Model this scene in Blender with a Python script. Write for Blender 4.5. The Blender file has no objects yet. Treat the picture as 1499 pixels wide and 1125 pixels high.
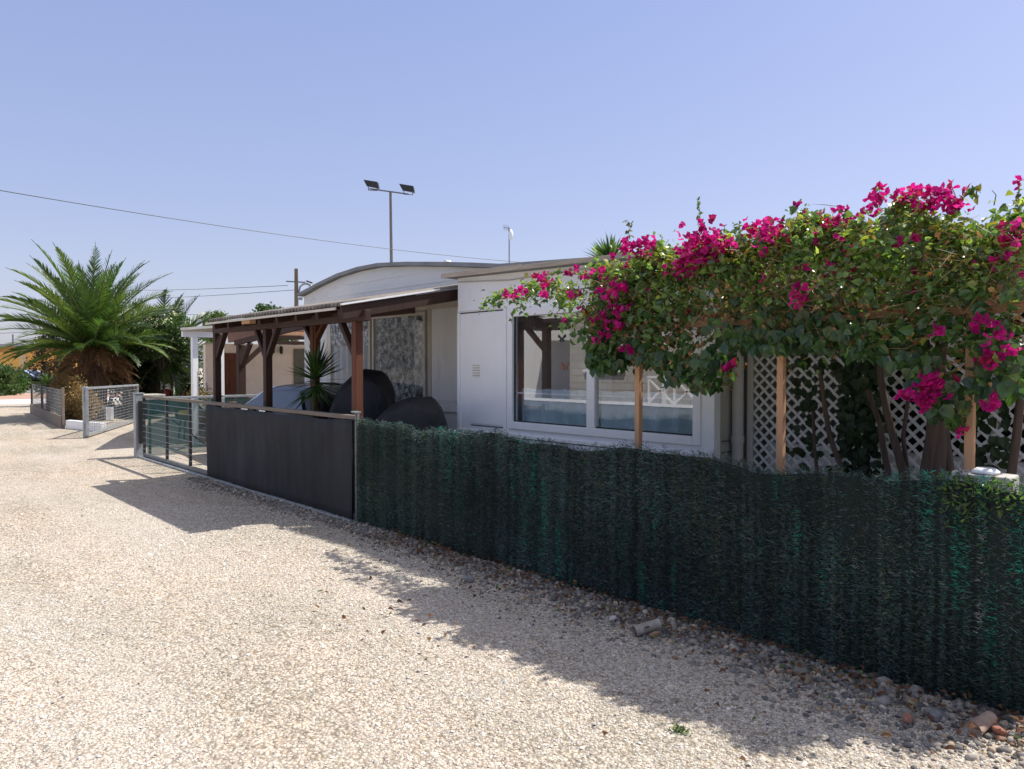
import bpy, math, random
import numpy as np
from mathutils import Vector, Matrix
random.seed(7); rng = np.random.default_rng(7)
R = math.radians
S = bpy.context.scene
COL = S.collection
# ------------------------------------------------------------------ camera
F = 1090.0; EYE = Vector((0, 0, 1.6)); YAW = R(48.04); PITCH = math.atan(26.5/1090)
cd = bpy.data.cameras.new('camera'); cam = bpy.data.objects.new('camera', cd); COL.objects.link(cam)
cam.location = EYE; cam.rotation_euler = (math.pi/2-PITCH, 0, YAW)
cd.sensor_width = 36; cd.lens = F/1499*36; cd.clip_end = 3000; cd.clip_start = .05
S.camera = cam
RM = cam.rotation_euler.to_matrix()
def at(px, py, Y=None, X=None, Z=None, d=None):
    """world point seen at photo position px,py on a plane"""
    v = RM @ Vector(((px-749.5)/F, (562.5-py)/F, -1))
    if Y is not None: t = (Y-EYE.y)/v.y
    elif X is not None: t = (X-EYE.x)/v.x
    elif Z is not None: t = (Z-EYE.z)/v.z
    else: t = d
    return EYE + v*t
# ------------------------------------------------------------------ world and sun
sund = Vector((.25, .60, 1)).normalized()
W = bpy.data.worlds.new('World'); S.world = W; W.use_nodes = True
nt = W.node_tree; nt.nodes.clear()
sky = nt.nodes.new('ShaderNodeTexSky'); sky.sky_type = 'NISHITA'; sky.sun_disc = False
sky.sun_elevation = math.asin(sund.z); sky.sun_rotation = math.atan2(sund.x, sund.y)
sky.altitude = 0; sky.air_density = 1.0; sky.dust_density = 1.6; sky.ozone_density = 3.0
bg = nt.nodes.new('ShaderNodeBackground'); bg.inputs[1].default_value = .115
ow = nt.nodes.new('ShaderNodeOutputWorld')
sc_ = nt.nodes.new('ShaderNodeMixRGB'); sc_.blend_type = 'MULTIPLY'; sc_.inputs[0].default_value = 1; sc_.inputs[2].default_value = (1.12, .98, 1.02, 1)
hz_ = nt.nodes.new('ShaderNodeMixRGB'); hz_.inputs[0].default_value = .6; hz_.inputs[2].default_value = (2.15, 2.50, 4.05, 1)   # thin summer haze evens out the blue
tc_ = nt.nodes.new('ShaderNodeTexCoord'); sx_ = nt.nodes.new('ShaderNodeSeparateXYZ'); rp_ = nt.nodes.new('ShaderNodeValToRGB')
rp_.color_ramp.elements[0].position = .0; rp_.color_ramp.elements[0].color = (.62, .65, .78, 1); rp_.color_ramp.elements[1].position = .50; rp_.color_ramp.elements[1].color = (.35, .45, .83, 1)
e2_ = rp_.color_ramp.elements.new(.84); e2_.color = (1.0, 1.0, 1.0, 1)   # upper sky, out of view, brightened to lift the shade
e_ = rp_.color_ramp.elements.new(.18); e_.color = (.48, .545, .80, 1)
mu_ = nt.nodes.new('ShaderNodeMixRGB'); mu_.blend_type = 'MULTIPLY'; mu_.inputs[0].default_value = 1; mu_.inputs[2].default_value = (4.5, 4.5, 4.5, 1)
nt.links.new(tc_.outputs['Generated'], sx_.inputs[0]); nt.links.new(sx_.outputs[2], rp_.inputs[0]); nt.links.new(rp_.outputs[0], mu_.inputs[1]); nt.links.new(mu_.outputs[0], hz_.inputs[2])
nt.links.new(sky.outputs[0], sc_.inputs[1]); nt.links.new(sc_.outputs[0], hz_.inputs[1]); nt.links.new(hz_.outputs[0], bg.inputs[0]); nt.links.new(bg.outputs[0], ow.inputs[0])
ld = bpy.data.lights.new('sun', 'SUN'); ld.energy = 3.6; ld.angle = R(.53); ld.color = (1, .955, .88)
sun = bpy.data.objects.new('sun', ld); COL.objects.link(sun); sun.location = (0, 0, 30)
sun.rotation_euler = (-sund).to_track_quat('-Z', 'Y').to_euler()
S.view_settings.view_transform = 'Standard'; S.view_settings.look = 'None'
S.view_settings.exposure = 0.80; S.view_settings.gamma = 1
S.cycles.max_bounces = 8; S.cycles.transparent_max_bounces = 24; S.cycles.use_denoising = True
S.cycles.sample_clamp_indirect = 8
# ------------------------------------------------------------------ materials
def srgb(r, g, b):
    f = lambda c: ((c/255+.055)/1.055)**2.4 if c > 10 else c/255/12.92
    return (f(r), f(g), f(b), 1)
class NT:
    def __init__(s, name):
        s.m = bpy.data.materials.new(name); s.m.use_nodes = True; s.t = s.m.node_tree; s.t.nodes.clear()
        s.out = s.n('OutputMaterial'); s.c = None
    def n(s, k, **kw):
        x = s.t.nodes.new('ShaderNode'+k)
        for a, v in kw.items(): setattr(x, a, v)
        return x
    def l(s, a, b): s.t.links.new(a, b)
    def co(s):
        if s.c is None: s.c = s.n('TexCoord').outputs['Object']
        return s.c
    def noise(s, sc, det=4, rough=.6, vec=None, stretch=None):
        x = s.n('TexNoise'); x.inputs['Scale'].default_value = sc; x.inputs['Detail'].default_value = det; x.inputs['Roughness'].default_value = rough
        v = vec or s.co()
        if stretch:
            mp = s.n('Mapping'); mp.inputs['Scale'].default_value = stretch; s.l(v, mp.inputs[0]); v = mp.outputs[0]
        s.l(v, x.inputs['Vector']); return x.outputs['Fac']
    def ramp(s, fac, stops):
        r = s.n('ValToRGB'); e = r.color_ramp.elements
        while len(e) < len(stops): e.new(.5)
        for i, (p, c) in enumerate(stops): e[i].position = p; e[i].color = c if len(c) == 4 else (*c, 1)
        s.l(fac, r.inputs[0]); return r.outputs[0]
    def mix(s, fac, a, b, mode='MIX'):
        x = s.n('MixRGB', blend_type=mode)
        for i, v in enumerate((fac, a, b)):
            if isinstance(v, (int, float)): x.inputs[i].default_value = v
            elif isinstance(v, tuple): x.inputs[i].default_value = v
            else: s.l(v, x.inputs[i])
        return x.outputs[0]
    def math(s, op, a, b=0.0):
        x = s.n('Math', operation=op)
        for i, v in enumerate((a, b)):
            if isinstance(v, (int, float)): x.inputs[i].default_value = v
            else: s.l(v, x.inputs[i])
        return x.outputs[0]
    def bsdf(s, col, rough=.6, metal=0, bump=None, bs=.3, bd=.01, spec=.5, nolink=False):
        b = s.n('BsdfPrincipled')
        if isinstance(col, tuple): b.inputs['Base Color'].default_value = col
        else: s.l(col, b.inputs['Base Color'])
        if isinstance(rough, (int, float)): b.inputs['Roughness'].default_value = rough
        else: s.l(rough, b.inputs['Roughness'])
        b.inputs['Metallic'].default_value = metal; b.inputs['Specular IOR Level'].default_value = spec
        if bump is not None:
            bp = s.n('Bump'); bp.inputs['Strength'].default_value = bs; bp.inputs['Distance'].default_value = bd
            s.l(bump, bp.inputs['Height']); s.l(bp.outputs[0], b.inputs['Normal'])
        if not nolink: s.l(b.outputs[0], s.out.inputs[0])
        return b
def mul(c, k): return (min(c[0]*k, 1), min(c[1]*k, 1), min(c[2]*k, 1), 1)
def plain(name, c, rough=.6, metal=0, var=.18, sc=6, bs=.15, bd=.004, stretch=None, dirt=None, fine=60, spec=.4):
    t = NT(name); n1 = t.noise(sc, 5, .65, stretch=stretch); n2 = t.noise(fine, 3, .6, stretch=stretch)
    col = t.ramp(n1, [(.3, mul(c, 1-var)), (.7, mul(c, 1+var*.7))])
    if dirt:
        n3 = t.noise(dirt[2], 6, .75, stretch=stretch); f = t.ramp(n3, [(dirt[3], (0, 0, 0)), (min(dirt[3]+.2, 1), (1, 1, 1))])
        col = t.mix(t.math('MULTIPLY', f, dirt[1]), col, dirt[0])
    t.bsdf(col, rough, metal, t.math('ADD', n1, t.math('MULTIPLY', n2, .5)), bs, bd, spec); return t.m
def wood(name, c, rough=.7, k=1.0, axis='Z', var=.45):
    t = NT(name); st = {'Z': (14, 14, .8), 'X': (.8, 14, 14), 'Y': (14, .8, 14)}[axis]
    n = t.noise(3*k, 6, .7, stretch=st); n2 = t.noise(2.2, 3, .5)
    col = t.ramp(n, [(.28, mul(c, 1-var)), (.55, c), (.8, mul(c, 1+var*.5))]); col = t.mix(t.math('MULTIPLY', n2, .5), col, mul(c, .6))
    t.bsdf(col, rough, 0, n, .35, .004, .3); return t.m
def leafm(name, trans=.35, rough=.45, spec=.4, var=.25):
    t = NT(name); a = t.n('Attribute', attribute_name='Col').outputs['Color']
    n = t.noise(25, 2); c = t.mix(t.math('MULTIPLY', n, var), a, mul((.02, .03, .01), 1))
    b = t.bsdf(c, rough, 0, None, spec=spec, nolink=True)
    tr = t.n('BsdfTranslucent'); c2 = t.mix(.45, a, (.5, .6, .06, 1), 'MULTIPLY'); c3 = t.mix(1.0, c2, (2.2, 2.2, 1.4, 1), 'MULTIPLY'); t.l(c3, tr.inputs[0])
    ms = t.n('MixShader'); ms.inputs[0].default_value = trans; t.l(b.outputs[0], ms.inputs[1]); t.l(tr.outputs[0], ms.inputs[2]); t.l(ms.outputs[0], t.out.inputs[0]); return t.m
def bractm(name):
    t = NT(name); a = t.n('Attribute', attribute_name='Col').outputs['Color']
    b = t.bsdf(a, .55, 0, None, spec=.2, nolink=True); tr = t.n('BsdfTranslucent'); t.l(a, tr.inputs[0])
    ms = t.n('MixShader'); ms.inputs[0].default_value = .5; t.l(b.outputs[0], ms.inputs[1]); t.l(tr.outputs[0], ms.inputs[2]); t.l(ms.outputs[0], t.out.inputs[0]); return t.m
def attrm(name, rough=.8, bs=.3, sc=60, var=.35, spec=.3):
    t = NT(name); a = t.n('Attribute', attribute_name='Col').outputs['Color']; n = t.noise(sc, 5, .7)
    c = t.mix(1.0, a, t.ramp(n, [(.3, (1-var,)*3), (.7, (1+var*.4,)*3)]), 'MULTIPLY')
    t.bsdf(c, rough, 0, n, bs, .003, spec); return t.m
def glassm(name, refl=.22, tint=(.75, .8, .8, 1), rough=0.0, fk=.8):
    t = NT(name); g = t.n('BsdfGlossy'); g.inputs['Roughness'].default_value = rough; tr = t.n('BsdfTransparent'); tr.inputs[0].default_value = tint
    n = t.noise(1.2, 2); bp = t.n('Bump'); bp.inputs['Strength'].default_value = .08; bp.inputs['Distance'].default_value = .004; t.l(n, bp.inputs['Height']); t.l(bp.outputs[0], g.inputs['Normal'])
    lw = t.n('LayerWeight'); lw.inputs[0].default_value = .35; f = t.math('ADD', t.math('MULTIPLY', lw.outputs['Fresnel'], fk), refl); f = t.math('MINIMUM', f, .9); f = t.math('MULTIPLY', f, t.math('SUBTRACT', 1.0, t.n('NewGeometry').outputs['Backfacing']))
    ms = t.n('MixShader'); t.l(f, ms.inputs[0]); t.l(tr.outputs[0], ms.inputs[1]); t.l(g.outputs[0], ms.inputs[2]); t.l(ms.outputs[0], t.out.inputs[0]); return t.m
def netm(name, c, alpha=.5):
    t = NT(name); b = t.n('BsdfDiffuse'); b.inputs[0].default_value = c; tl = t.n('BsdfTranslucent'); tl.inputs[0].default_value = mul(c, 1.2)
    m1 = t.n('MixShader'); m1.inputs[0].default_value = .4; t.l(b.outputs[0], m1.inputs[1]); t.l(tl.outputs[0], m1.inputs[2])
    tr = t.n('BsdfTransparent'); n = t.noise(3, 3); f = t.math('ADD', t.math('MULTIPLY', n, .25), alpha-.12)
    ms = t.n('MixShader'); t.l(f, ms.inputs[0]); t.l(tr.outputs[0], ms.inputs[1]); t.l(m1.outputs[0], ms.inputs[2]); t.l(ms.outputs[0], t.out.inputs[0]); return t.m

M = {}
M['white'] = plain('white_paint', (.88, .885, .89, 1), .5, var=.05, sc=2, stretch=(1.6, 1.6, .35), dirt=((.45, .42, .37, 1), .38, 4.5, .56))
M['white_frame'] = plain('white_aluminium', (.86, .87, .88, 1), .35, var=.04, sc=3, dirt=((.5, .48, .44, 1), .3, 9, .6))
M['gable'] = plain('painted_cladding', (.76, .76, .74, 1), .6, var=.08, sc=1.5, stretch=(.5, 1, 3), dirt=((.36, .34, .31, 1), .5, 3, .52))
M['cream'] = plain('cream_render', (.88, .76, .65, 1), .8, var=.08, sc=1.5, dirt=((.6, .48, .38, 1), .4, 2.5, .55), bs=.3)
M['beige'] = plain('beige_trim', (.62, .58, .50, 1), .6, var=.1, dirt=((.35, .28, .2, 1), .5, 8, .58))
M['sidewall'] = plain('grey_beige_wall', (.42, .40, .36, 1), .8, var=.1, sc=2)
M['pipe'] = plain('grey_pipe_plastic', (.50, .48, .46, 1), .45, var=.05)
M['brown'] = wood('brown_stained_wood', (.055, .028, .020, 1))
M['brownx'] = wood('brown_stained_beam', (.06, .030, .022, 1), axis='X')
M['redbrown'] = wood('red_brown_wood', (.15, .055, .030, 1))
M['pine'] = wood('pale_pine', (.62, .36, .20, 1), k=.8, var=.25)
M['pinex'] = wood('weathered_pine', (.48, .27, .15, 1), axis='X', k=.8, var=.35)
M['oldwood'] = wood('weathered_board', (.50, .43, .34, 1), axis='X')
M['railwood'] = wood('grey_brown_rail', (.23, .19, .155, 1), axis='X')
M['doorwood'] = wood('orange_brown_door', (.17, .06, .03, 1))
M['galv'] = plain('galvanised_steel', (.36, .39, .41, 1), .55, .55, var=.25, sc=9, dirt=((.16, .15, .13, 1), .6, 14, .55))
M['darkmetal'] = plain('dark_metal', (.035, .038, .04, 1), .5, .3, var=.3)
M['greymetal'] = plain('grey_metal', (.17, .18, .19, 1), .5, .4, var=.25)
M['roofgrey'] = plain('grey_roof_felt', (.26, .265, .27, 1), .85, var=.25, sc=3, bs=.4)
M['tarp'] = plain('black_tarpaulin', (.014, .014, .017, 1), .55, var=.3, sc=5, stretch=(1, 1, .4), bs=.7, bd=.03)
M['fabric'] = plain('black_shade_fabric', (.026, .028, .031, 1), .85, var=.35, sc=2.5, stretch=(1, 1, .35), bs=.5, bd=.006, dirt=((.05, .052, .06, 1), .6, 2.2, .5))
M['teal'] = netm('teal_shade_net', (.045, .11, .11, 1), .66)
M['leaf'] = leafm('bougainvillea_leaf', .40, .30, .7)
M['palmleaf'] = leafm('palm_leaf', .28, .4, .5)
M['darkleaf'] = leafm('shrub_leaf', .2, .5, .35)
M['bract'] = bractm('magenta_bracts')
M['bark'] = wood('grey_brown_bark', (.11, .08, .065, 1), .9, var=.5)
M['palmtrunk'] = plain('palm_trunk', (.12, .075, .045, 1), .95, var=.5, sc=20, bs=.8, bd=.03)
M['needles'] = attrm('hedge_needles', .5, .1, 30, .25, .35)
M['hedgeback'] = plain('hedge_backing_net', (.006, .016, .013, 1), .8, var=.6, sc=5, stretch=(4, 1, .6))
M['stone'] = attrm('stone', .85, .5, 45, .4)
M['pebble'] = attrm('pebble', .9, .2, 90, .2)
M['concrete'] = plain('concrete', (.45, .43, .39, 1), .9, var=.2, sc=12, bs=.5)
M['terracotta'] = plain('terracotta', (.36, .15, .09, 1), .85, var=.25, sc=15, bs=.4)
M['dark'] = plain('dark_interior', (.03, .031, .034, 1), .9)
M['roomwall'] = plain('room_wall', (.32, .20, .19, 1), .9)
M['curtain'] = plain('pale_blue_curtain', (.55, .66, .72, 1), .9, var=.08, sc=10)
M['orange'] = plain('orange_render', (.70, .36, .08, 1), .85, var=.08, sc=1)
M['glass'] = glassm('window_glass', .24, (.9, .93, .95, 1), fk=.6)
M['glass_dim'] = glassm('curtained_glass', .04, (.95, .96, .96, 1), fk=.12)
M['carpaint'] = plain('black_car_paint', (.014, .016, .020, 1), .22, .2, var=.1, bs=0)
M['carglass'] = plain('car_glass', (.02, .03, .035, 1), .04, 0, var=.05, bs=0, spec=1)  # sky reflection put into the windscreen's base colour
M['sky_glass'] = plain('windscreen_sky_reflection', (.50, .62, .78, 1), .35, .3, var=.08, bs=.2)
M['rubber'] = plain('black_rubber', (.015, .015, .015, 1), .8)
M['alloy'] = plain('alloy', (.45, .46, .48, 1), .35, .8)
M['lampglass'] = plain('headlight_plastic', (.6, .65, .7, 1), .1, .2, bs=0)
M['wicker'] = wood('dark_wicker', (.12, .055, .03, 1), k=3)
M['yellow'] = plain('yellow_cushion', (.60, .42, .08, 1), .9)
M['red'] = plain('red_plastic', (.45, .03, .04, 1), .4)
M['blockwall'] = None
def lace():
    t = NT('lace_curtain'); n = t.noise(13, 5, .75, stretch=(1, 1, .8)); n2 = t.noise(38, 3, .6)
    c = t.ramp(t.math('ADD', n, t.math('MULTIPLY', n2, .22)), [(.48, (.06, .065, .07)), (.60, (.26, .27, .28)), (.72, (.72, .73, .74))])
    t.bsdf(c, .9, 0, n, .2, .01, .1); return t.m
M['lace'] = lace()
M['sheer'] = plain('white_sheer_curtain', (.50, .51, .52, 1), .9, var=.2, sc=5, stretch=(5, 1, .4))
def blocks():
    t = NT('block_wall'); br = t.n('TexBrick'); br.inputs['Scale'].default_value = 1; br.inputs['Brick Width'].default_value = .5; br.inputs['Row Height'].default_value = .22; br.inputs['Mortar Size'].default_value = .012
    br.inputs['Color1'].default_value = (.44, .42, .385, 1); br.inputs['Color2'].default_value = (.50, .48, .44, 1); br.inputs['Mortar'].default_value = (.27, .26, .24, 1)
    mp = t.n('Mapping'); mp.inputs['Rotation'].default_value = (R(90), 0, 0); t.l(t.co(), mp.inputs[0]); t.l(mp.outputs[0], br.inputs[0]); t.bsdf(br.outputs[0], .9); return t.m
M['blockwall'] = blocks()
def corrug():
    t = NT('corrugated_sheet'); n = t.noise(4, 6, .7); c = t.ramp(n, [(.3, (.08, .07, .06)), (.5, (.19, .165, .14)), (.72, (.30, .27, .24))])
    t.bsdf(c, .8, 0, n, .2, .01); return t.m
M['corrug'] = corrug()
def ground_mat():
    t = NT('pale_gravel'); co = t.co()
    v1 = t.n('TexVoronoi'); v1.inputs['Scale'].default_value = 62; t.l(co, v1.inputs['Vector'])
    v2 = t.n('TexVoronoi'); v2.inputs['Scale'].default_value = 31; t.l(co, v2.inputs['Vector'])
    sep = t.n('SeparateColor'); t.l(v1.outputs['Color'], sep.inputs[0])
    base = t.ramp(sep.outputs[0], [(.0, (.31, .275, .225)), (.25, (.47, .425, .37)), (.6, (.585, .54, .475)), (1, (.72, .68, .615))])
    sep2 = t.n('SeparateColor'); t.l(v2.outputs['Color'], sep2.inputs[0])
    b2 = t.ramp(sep2.outputs[1], [(0, (.70, .72, .74)), (.5, (1, 1, 1)), (1, (1.12, 1.04, .95))])
    c = t.mix(.5, base, b2, 'MULTIPLY')
    big = t.noise(.55, 5, .6); c = t.mix(1.0, c, t.ramp(big, [(.3, (.80, .82, .80)), (.5, (.97, .95, .93)), (.72, (1.08, 1.02, .98))]), 'MULTIPLY')
    trk = t.noise(1.1, 5, .62, stretch=(.16, 1.3, 1)); c = t.mix(1.0, c, t.ramp(trk, [(.34, (.86, .87, .83)), (.5, (1, .985, .96)), (.64, (1.07, 1.05, 1.02))]), 'MULTIPLY')
    dust = t.ramp(t.noise(.8, 6, .7, stretch=(.35, 1, 1)), [(.46, (0, 0, 0)), (.62, (1, 1, 1))]); c = t.mix(t.math('MULTIPLY', dust, .7), c, (.57, .53, .475, 1))
    med = t.noise(5, 6, .75); c = t.mix(.8, c, t.ramp(med, [(.3, (.80, .79, .76)), (.6, (1.05, 1.04, 1.03))]), 'MULTIPLY')
    # cracks between stones
    e = t.ramp(v1.outputs['Distance'], [(.35, (1, 1, 1)), (.75, (.62, .58, .54))]); c = t.mix(1, c, e, 'MULTIPLY')
    h = t.math('ADD', t.math('SUBTRACT', 1, v1.outputs['Distance']), t.math('MULTIPLY', t.math('SUBTRACT', 1, v2.outputs['Distance']), .8))
    t.bsdf(c, .95, 0, h, .9, .012, .15); return t.m
M['ground'] = ground_mat()
M['redearth'] = plain('red_earth', (.42, .26, .19, 1), .95, var=.2, sc=.6)
M['asphalt'] = plain('pale_asphalt', (.55, .53, .50, 1), .95, var=.1, sc=.4)
# ------------------------------------------------------------------ mesh builder
class MB:
    def __init__(s): s.v = []; s.f = []; s.c = []; s.n = 0
    def raw(s, V, Fc, color=None):
        V = np.asarray(V, float).reshape(-1, 3); s.v.append(V)
        for f in Fc: s.f.append(tuple(int(i)+s.n for i in f))
        s.c.append(np.tile(color if color is not None else (1, 1, 1), (len(V), 1))); s.n += len(V); return s
    def box(s, x0, x1, y0, y1, z0, z1, color=None):
        V = [(x, y, z) for z in (z0, z1) for y in (y0, y1) for x in (x0, x1)]
        return s.raw(V, [(0, 2, 3, 1), (4, 5, 7, 6), (0, 1, 5, 4), (2, 6, 7, 3), (0, 4, 6, 2), (1, 3, 7, 5)], color)
    def bar(s, p, q, w, h=None, up=(0, 0, 1), color=None):
        p = Vector(p); q = Vector(q); h = h or w; d = (q-p).normalized(); u = Vector(up)
        if abs(d.dot(u)) > .98: u = Vector((1, 0, 0))
        a = d.cross(u).normalized()*w/2; b = a.cross(d).normalized()*h/2
        V = [e+i*a+j*b for e in (p, q) for i, j in ((-1, -1), (1, -1), (1, 1), (-1, 1))]
        return s.raw([tuple(x) for x in V], [(0, 1, 2, 3), (7, 6, 5, 4), (0, 4, 5, 1), (1, 5, 6, 2), (2, 6, 7, 3), (3, 7, 4, 0)], color)
    def tube(s, pts, r, n=8, color=None, cap=True):
        pts = [Vector(p) for p in pts]; rs = r if isinstance(r, (list, tuple)) else [r]*len(pts); V = []; Fc = []
        for i, p in enumerate(pts):
            d = (pts[min(i+1, len(pts)-1)]-pts[max(i-1, 0)]).normalized()
            u = Vector((0, 0, 1)) if abs(d.z) < .9 else Vector((1, 0, 0)); a = d.cross(u).normalized(); b = a.cross(d)
            for k in range(n):
                t = 2*math.pi*k/n; V.append(tuple(p+(a*math.cos(t)+b*math.sin(t))*rs[i]))
        for i in range(len(pts)-1):
            for k in range(n): Fc.append((i*n+k, i*n+(k+1) % n, (i+1)*n+(k+1) % n, (i+1)*n+k))
        if cap: Fc.append(tuple(range(n))); Fc.append(tuple(range((len(pts)-1)*n, len(pts)*n))[::-1])
        return s.raw(V, Fc, color)
    def prism(s, poly, y0, y1, axis='Y', color=None):
        """poly of (a,b): axis Y -> (x,z); axis X -> (y,z); axis Z -> (x,y)"""
        def pt(a, b, t): return {'Y': (a, t, b), 'X': (t, a, b), 'Z': (a, b, t)}[axis]
        n = len(poly); V = [pt(a, b, y0) for a, b in poly]+[pt(a, b, y1) for a, b in poly]
        return s.raw(V, [tuple(range(n)), tuple(range(n, 2*n))[::-1]]+[(i, (i+1) % n, n+(i+1) % n, n+i) for i in range(n)], color)
    def lathe(s, prof, c, n=16, fold=None, color=None):
        V = []; Fc = []
        for j, (r, z) in enumerate(prof):
            for k in range(n):
                t = 2*math.pi*k/n; rr = r*(fold(t, z) if fold else 1); V.append((c[0]+rr*math.cos(t), c[1]+rr*math.sin(t), c[2]+z))
        for j in range(len(prof)-1):
            for k in range(n): Fc.append((j*n+k, j*n+(k+1) % n, (j+1)*n+(k+1) % n, (j+1)*n+k))
        Fc.append(tuple(range(n))[::-1]); Fc.append(tuple(range((len(prof)-1)*n, len(prof)*n)))
        return s.raw(V, Fc, color)
    def arr(s, V, Fc, C):
        """numpy bulk add"""
        s.v.append(V); s.f.extend(map(tuple, (Fc+s.n).tolist())); s.c.append(C); s.n += len(V); return s
    def build(s, name, mat, parent=None, smooth=False, bevel=0, col=None):
        me = bpy.data.meshes.new(name); V = np.concatenate(s.v) if s.v else np.zeros((0, 3))
        o = bpy.data.objects.new(name, me)
        org = Vector((0, 0, 0))
        if parent is not None: org = Vector(parent['_o']) if '_o' in parent else Vector((0, 0, 0))
        else:
            mn = V.min(0); mx = V.max(0); org = Vector(((mn[0]+mx[0])/2, (mn[1]+mx[1])/2, mn[2]))
            if name in ('ground', 'gravel', 'stones'): org = Vector((0, 0, 0))
        V = V-np.array(org)
        me.from_pydata(V.tolist(), [], s.f); me.update()
        C = np.concatenate(s.c)
        if col or len(C) and (C != 1).any():
            a = me.color_attributes.new('Col', 'FLOAT_COLOR', 'POINT'); a.data.foreach_set('color', np.concatenate([C, np.ones((len(C), 1))], 1).ravel())
        me.materials.append(mat if not isinstance(mat, str) else M[mat])
        if smooth: me.shade_smooth()
        COL.objects.link(o)
        if parent is not None: o.parent = parent
        else: o.location = org; o['_o'] = list(org)
        if bevel: bm = o.modifiers.new('bevel', 'BEVEL'); bm.width = bevel; bm.segments = 2; bm.limit_method = 'ANGLE'
        return o
def tag(o, label=None, cat=None, group=None, kind=None):
    if label: o['label'] = label
    if cat: o['category'] = cat
    if group: o['group'] = group
    if kind: o['kind'] = kind
    return o
def thing(name, loc, label, cat, group=None):
    o = bpy.data.objects.new(name, None); COL.objects.link(o); o.location = loc; o['_o'] = list(loc); o.empty_display_size = .2
    return tag(o, label, cat, group)
def copy_tree(o, parent=None):
    c = o.copy(); COL.objects.link(c); c.parent = parent
    for ch in [x for x in bpy.data.objects if x.parent == o]: copy_tree(ch, c)
    return c
# leaves: centre, direction, normal arrays
def leaves(mb, P, D, N, L, Wd, col, fold=.25, curl=.15):
    n = len(P); D = D/np.linalg.norm(D, axis=1, keepdims=True); N = N-(N*D).sum(1, keepdims=True)*D; N /= np.linalg.norm(N, axis=1, keepdims=True)+1e-9
    Sd = np.cross(D, N); L = np.broadcast_to(L, n)[:, None]; Wd = np.broadcast_to(Wd, n)[:, None]
    def q(a, b, c): return P+D*L*a+Sd*Wd*b+N*Wd*c
    V = np.stack([q(0, 0, 0), q(.5, 0, -.05), q(1, 0, -curl*2), q(.22, -.5, fold), q(.62, -.4, fold*.7), q(.22, .5, fold), q(.62, .4, fold*.7)], 1).reshape(-1, 3)
    b = (np.arange(n)*7)[:, None]
    Fc = np.concatenate([b+np.array([[0, 1, 4, 3]]), b+np.array([[0, 5, 6, 1]])]); F3 = np.concatenate([b+np.array([[1, 2, 4]]), b+np.array([[1, 6, 2]])])
    base = mb.n; mb.v.append(V); mb.f.extend(map(tuple, (Fc+base).tolist())); mb.f.extend(map(tuple, (F3+base).tolist()))
    mb.c.append(np.repeat(col, 7, axis=0)); mb.n += len(V)
def blades(mb, P, D, Sd, L, Wd, col, droop=0.0):
    """two segment pointed blades"""
    n = len(P); D = D/np.linalg.norm(D, axis=1, keepdims=True); L = np.broadcast_to(L, n)[:, None]; Wd = np.broadcast_to(Wd, n)[:, None]
    Sd = Sd/np.linalg.norm(Sd, axis=1, keepdims=True); z = np.array([[0, 0, 1.]])
    V = np.stack([P-Sd*Wd*.4, P+Sd*Wd*.4, P+D*L*.5-Sd*Wd*.5-z*L*droop*.3, P+D*L*.5+Sd*Wd*.5-z*L*droop*.3, P+D*L-z*L*droop], 1).reshape(-1, 3)
    b = (np.arange(n)*5)[:, None]; base = mb.n
    mb.v.append(V); mb.f.extend(map(tuple, (b+np.array([[0, 1, 3, 2]])+base).tolist())); mb.f.extend(map(tuple, (b+np.array([[2, 3, 4]])+base).tolist()))
    mb.c.append(np.repeat(col, 5, axis=0)); mb.n += len(V)
def rv(n): v = rng.normal(size=(n, 3)); return v/np.linalg.norm(v, axis=1, keepdims=True)
def pal(n, cols, wts=None, jit=.2):
    cols = np.array(cols); i = rng.choice(len(cols), n, p=np.array(wts)/sum(wts) if wts else None); return cols[i]*(1+rng.uniform(-jit, jit, (n, 1)))
# ================================================================== SETTING
g = MB(); g.raw([(-600, -300, 0), (300, -300, 0), (300, 600, 0), (-600, 600, 0)], [(0, 1, 2, 3)]); o = g.build('ground', 'ground'); tag(o, kind='structure')
g = MB(); g.raw([(-80, -60, .004), (-37.5, -60, .004), (-37.5, 60, .004), (-80, 60, .004)], [(0, 1, 2, 3)]); tag(g.build('road', 'asphalt'), kind='structure')
g = MB(); g.raw([(-52, -60, .008), (-43, -60, .008), (-43, 14, .008), (-52, 14, .008)], [(0, 1, 2, 3)]); tag(g.build('red_earth_verge', 'redearth'), kind='structure')
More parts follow.
